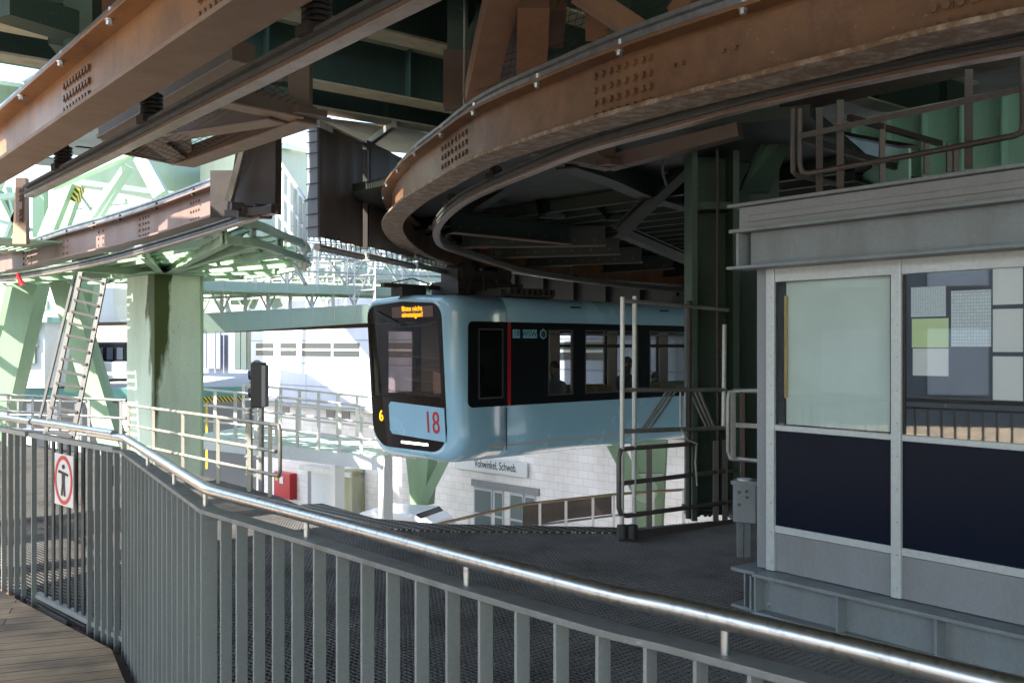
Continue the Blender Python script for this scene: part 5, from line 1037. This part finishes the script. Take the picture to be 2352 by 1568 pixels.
# ------------------------------------------------------------------ BACKGROUND BUILDING
UW = 22.7
def wp(v, z, out=0): return U * (UW - out) + W_ * v + ZZ * z          # point on the facade
def vx(x): r = (x - CX) / F; return (UW * (U.x - r * U.y)) / (r * W_.y - W_.x)
def wz(x, y): p = wp(vx(x), 0); return EYE - (y - HY) * p.y / F
bd = T('station_building', 'white station building with block-work ground floor and grey panel upper floor', 'building', wp(vx(900), STZ))
VL, VR = vx(588), vx(1700) - 4
def wall(m, v0, v1, z0, z1, o0=0, o1=-.4): return m.obox(wp((v0 + v1) / 2, (z0 + z1) / 2, (o0 + o1) / 2), U * abs(o0 - o1) / 2, W_ * abs(v1 - v0) / 2, ZZ * (z1 - z0) / 2)
zs = wz(700, 928)
wall(MB(), VL, VR, STZ, zs).build('lower_wall', BLOCK, bd); wall(MB(), VL, VR, zs, 3.6, .25).build('upper_wall', PANEL, bd)
wall(MB(), VL, VR, zs - .12, zs + .02, .32, .0).build('ledge', GREYP, bd)
for x0, x1 in [(600, 640), (656, 692), (706, 772), (778, 838), (880, 960), (980, 1100), (1130, 1260), (1290, 1400)]:
    v0, v1 = vx(x0), vx(x1); z0, z1 = wz(690, 817), wz(690, 788); f_ = wall(MB(), v0, v1, z0, z1, .27, .2).build('strip_window', flat('window_dark', (.03, .04, .045), .15), bd)
    wall(MB(), v0, v1, (z0 + z1) / 2 - .04, (z0 + z1) / 2 + .04, .30, .27).build('frame', WHITE, f_)
for x0, x1 in [(750, 770), (782, 804), (645, 665)]: wall(MB(), vx(x0), vx(x1), wz(770, 960), wz(770, 932), .02, -.1).build('small_window', flat('window_grey', (.12, .12, .12), .3), bd)
for x0, x1 in [(1090, 1132), (1136, 1158), (1172, 1204), (1206, 1232)]:
    z0, z1 = STZ + .35, wz(1160, 1128); f_ = wall(MB(), vx(x0), vx(x1), z0, z1, .04, -.2).build('window', flat('window_frame_grey', (.45, .46, .50), .4), bd)
    wall(MB(), vx(x0 + 3), vx(x1 - 3), z0 + .1, (z0 + z1) / 2 - .04, .05, .03).build('pane', flat('pane_a', (.14, .17, .17), .08), f_); wall(MB(), vx(x0 + 3), vx(x1 - 3), (z0 + z1) / 2 + .04, z1 - .08, .05, .03).build('pane', flat('pane_b', (.17, .20, .19), .08), f_)
wall(MB(), vx(1085), vx(1240), wz(1160, 1126), wz(1160, 1110), .06, -.1).build('lintel', GREYP, bd)
sn = T('station_sign', 'white enamel name board reading Schweb. half hidden under the train belly', 'sign', wp(vx(1180), wz(1180, 1075)))
z0, z1 = wz(1180, 1092), wz(1180, 1058); wall(MB(), vx(1050), vx(1216), z0, z1, .12, .05).build('board', flat('enamel', (.6, .62, .62), .3), sn, .01)
text_mesh('lettering', 'Vohwinkel, Schweb.', (z1 - z0) * .80, wp((vx(1085) + vx(1210)) / 2 + .05, (z0 + z1) / 2 + .02, .125), -W_, ZZ, BLACK, sn, .003, sx=.66)
# pale green posts in front of the wall
for i, (x, lab) in enumerate([(775, 'slim white support post left of the metal doors'), (886, 'slim white support post right of the metal doors')]):
    p0 = PZ(x, 1240, STZ); p0 = PX(x, 27.5, STZ); o = T('support_post', lab, 'post', p0); MB().box(p0 + ZZ * 2.15, .32, .25, 4.3, .76).build('shaft', WHITE, o, .01); MB().box(p0 + ZZ * 4.3, .5, .4, .08, .76).build('cap', WHITE, o)
rbx = T('red_cabinet', 'red wall-mounted fire cabinet on the block wall', 'cabinet', P(662, 1110, 30))
vA, vB = vx(645), vx(682); zA, zB = wz(663, 1142), wz(663, 1083)
wall(MB(), vA, vB, zA, zB, .35, .0).build('box', RED, rbx, .02); wall(MB(), vx(659), vx(667), wz(663, 1108), wz(663, 1092), .37, .34).build('panel', WHITE, rbx); wall(MB(), vx(649), vx(654), wz(663, 1103), wz(663, 1094), .36, .34).build('sticker', YEL, rbx)
dr = T('door_leaf', 'grey double metal door under a canopy in the block wall', 'door', wp(vx(760), STZ))
for x0, x1 in [(724, 768), (775, 818)]: wall(MB(), vx(x0), vx(x1), STZ, wz(770, 1080), .2, 0).build('leaf', WHITE, dr, .01)
wall(MB(), vx(708), vx(724), STZ, wz(720, 1078), .03, -.1).build('side_door', GREYP, dr); wall(MB(), vx(720), vx(838), wz(770, 1082), wz(770, 1072), .7, 0).build('canopy', GALVL, dr)
wall(MB(), vx(818), vx(838), STZ, wz(820, 1075), .6, 0).build('side_panel', paint('lichen_panel', (.42, .42, .3), .8, dirt=(.35, .3, .03), amt=.8, scale=2), dr)
# station hall end with glass doors and platform at left
hl = T('station_hall', 'grey glazed hall end with tall doors above the hazard-striped platform', 'hall', wp(vx(540), .5))
vh0, vh1 = vx(460), vx(588)
wall(MB(), vh0, vh1, .3, 3.4, .1, -.3).build('wall', flat('hall_grey', (.20, .22, .27), .5), hl)
for x0, x1 in [(545, 558), (560, 572), (574, 588)]: wall(MB(), vx(x0), vx(x1), .6, wz(560, 752), .14, .08).build('glass_panel', flat('hall_glass', (.05, .08, .08), .1), hl)
for x0, x1 in [(482, 496), (498, 516), (518, 528)]: wall(MB(), vx(x0), vx(x1), .6, wz(500, 752), .5, .44).build('door_leaf', flat('door_blue', (.16, .18, .24), .4), hl)
wall(MB(), vx(462), vx(480), wz(470, 840), wz(470, 795), .12, .08).build('window', WHITE, hl)
plf = MB().slab([tuple(PX(-300, 24.5, 0).xy), tuple(PX(565, 27, 0).xy), tuple(PX(590, 40, 0).xy), (-34, 45)], .35, .58); o = plf.build('far_platform', paint('far_deck', (.30, .30, .31), .7, amt=.2)); o['kind'] = 'structure'
o = T('platform_edge', 'turquoise platform edge beam with a yellow and black hazard strip', 'edge beam', PX(400, 26, .4)); MB().bar(PX(-300, 24.4, .45), PX(565, 26.9, .45), .06, .26).build('edge_beam', paint('turquoise', (.14, .34, .32), .5, amt=.2), o)
MB().bar(PX(455, 26.4, .26), PX(565, 26.8, .26), .05, .14).build('hazard_strip', HAZ, o); MB().bar(PX(475, 26.5, .2), PX(475, 26.5, -1.6), .05, .05).build('yellow_post', YEL, o)
o = T('under_platform_wall', 'glazed grey wall below the far platform behind the tube railings', 'wall', PX(200, 27.5, -2)); MB().bar(PX(-300, 26, -2.4), PX(588, 30, -2.4), .1, 5.4).build('wall', flat('grey_glazed', (.30, .32, .35), .3), o)
for x in range(-40, 460, 55): MB().bar(PX(x, 25.7, .2), PX(x, 25.7, -4), .16, .08).build('mullion', WHITE, o)
# white cabin at far left with shutter
wc = T('ticket_cabin', 'white cabin with roller shutter and window at the far left platform', 'cabin', PX(40, 25, .58))
def wcb(x0, x1, y0, y1, Y0, dY=.1): return MB().prism([P(x0, y0, Y0), P(x1, y0, Y0), P(x1, y1, Y0), P(x0, y1, Y0)], V((0, dY, 0)))
wcb(-80, 103, 738, 892, 25, 3).build('wall', WHITE, wc, .02); wcb(-90, 108, 728, 740, 24.8, 3.3).build('roof_edge', paint('turq2', (.3, .55, .52), .5), wc); wcb(52, 84, 740, 795, 24.9).build('shutter', GALVL, wc); wcb(50, 88, 745, 755, 24.85).build('shutter_box', GREYP, wc); wcb(52, 80, 797, 834, 24.9).build('window', flat('win_w', (.25, .3, .25), .1), wc)
wcb(-80, 12, 745, 800, 24.9).build('shutter', GALVL, wc)
uh = T('upper_house', 'white upper facade with a small green window behind the slanting leg', 'building', P(100, 700, 30)); wcb(60, 132, 650, 727, 30, 2).build('wall', WHITE, uh); wcb(72, 108, 690, 710, 29.9).build('window', GREEN, uh)
tk = T('white_hopper', 'white sheet-metal hopper with flared base hanging behind the ladder', 'hopper', P(250, 740, 24)); MB().prism([P(172, 660, 24), P(262, 660, 24), P(262, 700, 24), P(275, 735, 24), P(285, 742, 24), P(200, 742, 24), P(185, 700, 24)], V((.3, 1.2, 0))).build('shell', WHITE, tk, .03)
MB().bar(P(195, 745, 24), P(290, 743, 24), .2, .08).build('base_frame', BRF, tk)
ft = T('parked_train', 'older train with dark window band parked at the far left platform', 'train', P(200, 860, 30))
wcb(100, 292, 785, 830, 31, 2.2).build('window_band', BLACKG, ft, .05); wcb(100, 292, 830, 864, 30.95, 2.3).build('lower_body', paint('silver_blue', (.42, .46, .48), .35), ft, .06); wcb(96, 292, 862, 868, 30.9, 2.4).build('sill', GALVL, ft)
wcb(105, 150, 800, 862, 29, 1.5).build('front', BLACKG, ft, .06)
for x in (222, 245, 268): wcb(x, x + 14, 798, 826, 30.98).build('side_window', flat('w_tr', (.05, .06, .08), .1), ft)

# walkways in the middle background
def walkway(label, a, b, thick, wd, mat, rails=(.35, .7, 1.05), posts=8, brace=True, railmat=GALVL, deckmat=None):
    o = T('elevated_walkway', label, 'walkway', a); a = V(a); b = V(b); d = (b - a); d.z = 0; d.normalize(); back = V((-d.y, d.x, 0)); back = back if back.y > 0 else -back
    MB().bar(a - ZZ * thick / 2, b - ZZ * thick / 2, .06, thick).build('edge_beam', mat, o); MB().bar(a - ZZ * thick / 2 + back * wd, b - ZZ * thick / 2 + back * wd, .06, thick).build('edge_beam', mat, o)
    MB().prism([a, b, b + back * wd, a + back * wd], ZZ * .02).build('deck_plate', deckmat or mat, o)
    for sd_ in (0, wd):
        for h in rails: MB().tube([a + back * sd_ + ZZ * h, b + back * sd_ + ZZ * h], .028, 6).build('rail', railmat, o)
        zg = MB()
        for k in range(posts if brace else 0): zg.bar(a.lerp(b, k / posts) + back * sd_ + ZZ * (0 if k % 2 else max(rails)), a.lerp(b, (k + 1) / posts) + back * sd_ + ZZ * (max(rails) if k % 2 else 0), .035, .035)
        if brace: zg.build('bracing', railmat, o)
        for k in range(posts + 1): p = a.lerp(b, k / posts) + back * sd_; MB().bar(p - ZZ * thick * .8, p + ZZ * max(rails), .07, .04).build('post', railmat, o)
    return o
walkway('low white-railed walkway with green floor in front of the block wall', P(448, 1000, 22), P(880, 1050, 21), .28, 2.2, WHITE, deckmat=GREENL, posts=9, brace=False)
walkway('sunlit pale green walkway bridge above the signal', P(455, 722, 21.5), P(860, 700, 23.5), .42, 2.0, GREENL, posts=8)
walkway('pale green service walkway with grating underside behind the tarpaulin screens', P(430, 645, 20.8), P(1040, 664, 25), .2, 1.6, GREENL, posts=9, rails=(.3, .62, .95))
walkway('high pale walkway with dense railings seen below the tarpaulin screens', P(640, 610, 26), P(1060, 628, 31), .3, 2, GREENL, posts=12)
o = T('brown_rail_section', 'stretch of brown rail girder under the sunlit walkway bridge', 'rail girder', P(700, 745, 24)); MB().ibeam(P(440, 752, 23.5), P(860, 738, 25), .3, .3, .03, .02).build('i_section', MAUVE, o)
for i, (x0, y0, x1, y1, Y, w_) in enumerate([(655, 520, 655, 640, 29, .5), (735, 560, 700, 640, 30, .3), (830, 540, 830, 640, 31, .45), (800, 560, 770, 640, 31, .3), (900, 575, 900, 650, 32, .4), (945, 580, 925, 650, 32, .35), (500, 670, 520, 740, 28, .35), (545, 660, 545, 700, 28, .3), (590, 665, 570, 705, 28, .3), (620, 660, 640, 705, 28, .3), (980, 590, 980, 650, 33, .4)]):
    o = MB().bar(P(x0, y0, Y), P(x1, y1, Y), w_, w_, (0, 1, 0)).build('lattice_post', GREEN if i % 3 else GREENL)
    tag(o, 'green steel post number-less among the far walkway lattice', 'post', 'far green posts behind the walkways')
    o['label'] = 'slim green steel post among those behind the far walkways'
# green supports below train level
vs_ = T('v_support', 'pale green V-shaped steel support below the train nose', 'support', P(965, 1165, 33))
MB().prism([P(930, 1040, 33), P(985, 1040, 33), P(975, 1162, 33), P(943, 1162, 33)], V((.3, .5, 0))).build('broad_leg', GREEN, vs_, .02); MB().bar(P(1035, 1030, 33), P(968, 1160, 33), .32, .36, (0, 1, 0)).build('slanted_leg', GREEN, vs_); MB().box(P(957, 1166, 33), .6, .6, .08).build('foot_plate', GREEN, vs_)
MB().box(P(957, 1166, 33) - ZZ * .9, .5, .5, 1.7).build('pedestal', GREYP, vs_)
gp2 = T('green_column', 'green column with round bearing plate behind the scaffold gate', 'column', P(1485, 1250, 20)); Yg = 20
MB().prism([P(1445, 960, Yg), P(1535, 960, Yg), P(1520, 1260, Yg), P(1462, 1260, Yg)], V((.1, .5, 0))).build('shaft', GREEN, gp2, .03)
MB().disc(P(1482, 1125, Yg - .02), (0, -1, 0), .25, .05, 24).build('bearing_disc', GREENL, gp2); MB().box(P(1480, 1092, Yg - .05), .75, .1, .1).build('collar', GREENL, gp2)
MB().bar(P(1405, 1010, Yg), P(1470, 1130, Yg), .3, .3, (0, 1, 0)).build('strut', GREEN, gp2)
# ramp handrail with dark banner beyond the deck edge
rh = T('ramp_railing', 'slim brass-coloured ramp handrail rising to the right beyond the deck', 'railing', P(1200, 1200, 14))
MB().tube([P(985, 1208, 12.5), P(1200, 1158, 13.2), P(1420, 1134, 13.8), P(1600, 1122, 14.4)], .02, 8).build('handrail', paint('brassy_tube', (.5, .38, .24), .35, .6, amt=.3), rh)
MB().tube([P(1180, 1212, 13.2), P(1600, 1160, 14.2)], .015, 8).build('lower_rail', GALV, rh)
for x, y in [(1040, 1197), (1078, 1188), (1133, 1176), (1240, 1155), (1300, 1150), (1362, 1143), (1410, 1137), (1500, 1130), (1570, 1125)]: MB().bar(P(x, y, 13.1), P(x, y + 95, 13.1), .035, .02, (0, 1, 0)).build('post', GALVL, rh)
bn = T('banner', 'dark brown banner sheet tied behind the ramp handrail', 'banner', P(1300, 1180, 14)); MB().prism([P(1200, 1162, 13.6), P(1405, 1138, 14.2), P(1405, 1180, 14.2), P(1300, 1192, 13.9), P(1200, 1210, 13.6)], V((0, .02, 0))).build('sheet', TARP, bn)
# van
vn = T('parked_van', 'white van parked on the street in front of the block wall', 'van', P(950, 1250, 27.5)); 
vo = V((-3.1, 30.2, STZ)); vfd = V((.93, -.36, 0)).normalized(); vsd = V((-vfd.y, vfd.x, 0))
def vq(f, s, z): return vo + vfd * f + vsd * s + ZZ * z
pr = [(-1.45, .35), (-1.5, 1.0), (-1.42, 1.85), (-1.2, 2.0), (.5, 2.02), (1.0, 1.75), (1.45, 1.15), (2.1, .98), (2.3, .7), (2.3, .35)]
MB().prism([vq(f, -.9, z) for f, z in pr], vsd * 1.8).build('body', flat('van_white', (.78, .78, .78), .25, coat=.5), vn, .09)
for s in (-.915, .905): MB().prism([vq(f, s, z) for f, z in [(-1.2, 1.2), (-1.15, 1.75), (.45, 1.8), (.85, 1.6), (1.15, 1.2)]], vsd * .01).build('side_window', BLACKG, vn)
MB().prism([vq(.58, -.78, 2.0), vq(.58, .78, 2.0), vq(1.46, .8, 1.2), vq(1.46, -.8, 1.2)], V((.02, 0, .02))).build('windscreen', BLACKG, vn)
for f in (-.95, 1.6):
    for s in (-.93, .73): wq = MB().disc(vq(f, s, .33), vsd, .33, .2, 20).build('wheel', BLACK, vn); MB().disc(vq(f, s - .012 if s < 0 else s + .2, .33), vsd, .2, .012, 14).build('rim', GALVL, wq)
for s in (-.7, .7): MB().box(vq(2.3, s, .8), .08, .3, .16, math.atan2(vfd.y, vfd.x)).build('headlight', GALVL, vn)

# ------------------------------------------------------------------ ADDED SHADE PLATES over the yard (outlines cut from the facade's shadow patches)
hd_ = T('facade_shade_plates', 'added plates above the yard, cut to throw shadow patches onto the white station wall', 'deck', U * 14 + W_ * 30 + ZZ * 9)
k1 = math.hypot(sd.x, sd.y) / sd.z; hx = V((sd.x, sd.y, 0)).normalized()
for poly in [[(41.5, -5.6), (30.6, -5.6), (30.6, -2.6), (31.8, -.9), (41.5, -.9)], [(29.8, -5.6), (26.6, -5.6), (26.6, 3.8), (29.8, 3.8)], [(26.6, -5.6), (8, -5.6), (8, 1.5), (26.6, -1.2)],
             [(41.2, -.9), (39.4, -.9), (39.6, 3.8), (41.2, 3.8)], [(36.4, -.9), (36.1, -.9), (35.9, 3.8), (36.2, 3.8)], [(35.6, 3.8), (26.6, 3.8), (26.6, .2), (30.4, .2)], [(38.2, -.9), (32.6, -.9), (35.8, .2), (38.0, .35)], [(39.4, 2.6), (35.6, 2.6), (35.6, 3.8), (39.4, 3.8)]]:
    pts = []
    for v_, z_ in poly: p = wp(v_, z_, 0) + hx * (9 - z_) * k1; pts.append((p.x, p.y, 9.0))
    MB().prism(pts, ZZ * .06).build('deck_plate', GREEND, hd_)

sdk = T('girder_shade_strips', 'added unseen strips left of the picture that shade the far left girder in patches', 'deck', (-8, 12, 6.2))  # unseen strips added to shade the far girder in patches
for q_ in ([(-9.9, 16.3), (-8.2, 13.9), (-9.1, 13.2), (-10.6, 15.7)], [(-8.0, 13.6), (-6.9, 12.0), (-8.4, 11.0), (-9.6, 12.5)], [(-6.75, 11.75), (-5.3, 9.8), (-7.2, 8.4), (-8.2, 10.7)]):
    MB().prism([(x, y, 6.2) for x, y in q_], ZZ * .06).build('deck_plate', GREEND, sdk)

# cables and conduits
for i, (lab, pts, r_) in enumerate([
    ('black cable sagging under the loop deck beside the dark column', [(1590, 330, 9.6), (1540, 352, 9.9), (1522, 385, 10.2), (1530, 425, 10.6)], .014),
    ('thin cable strung along the inner side of the curved girder', [(1120, 300, 9.2), (1250, 352, 9.5), (1360, 350, 9.8), (1480, 330, 10)], .010),
    ('vertical conduit pipe on the face of the dark green column', [(1648, 330, 9.7), (1648, 700, 9.7), (1650, 1180, 9.7)], .018)]):
    o = MB().tube(catmull([P(*q_) for q_ in pts], 6), r_, 8).build('cable', BLACK if i < 2 else DARKM); tag(o, lab, 'cable')
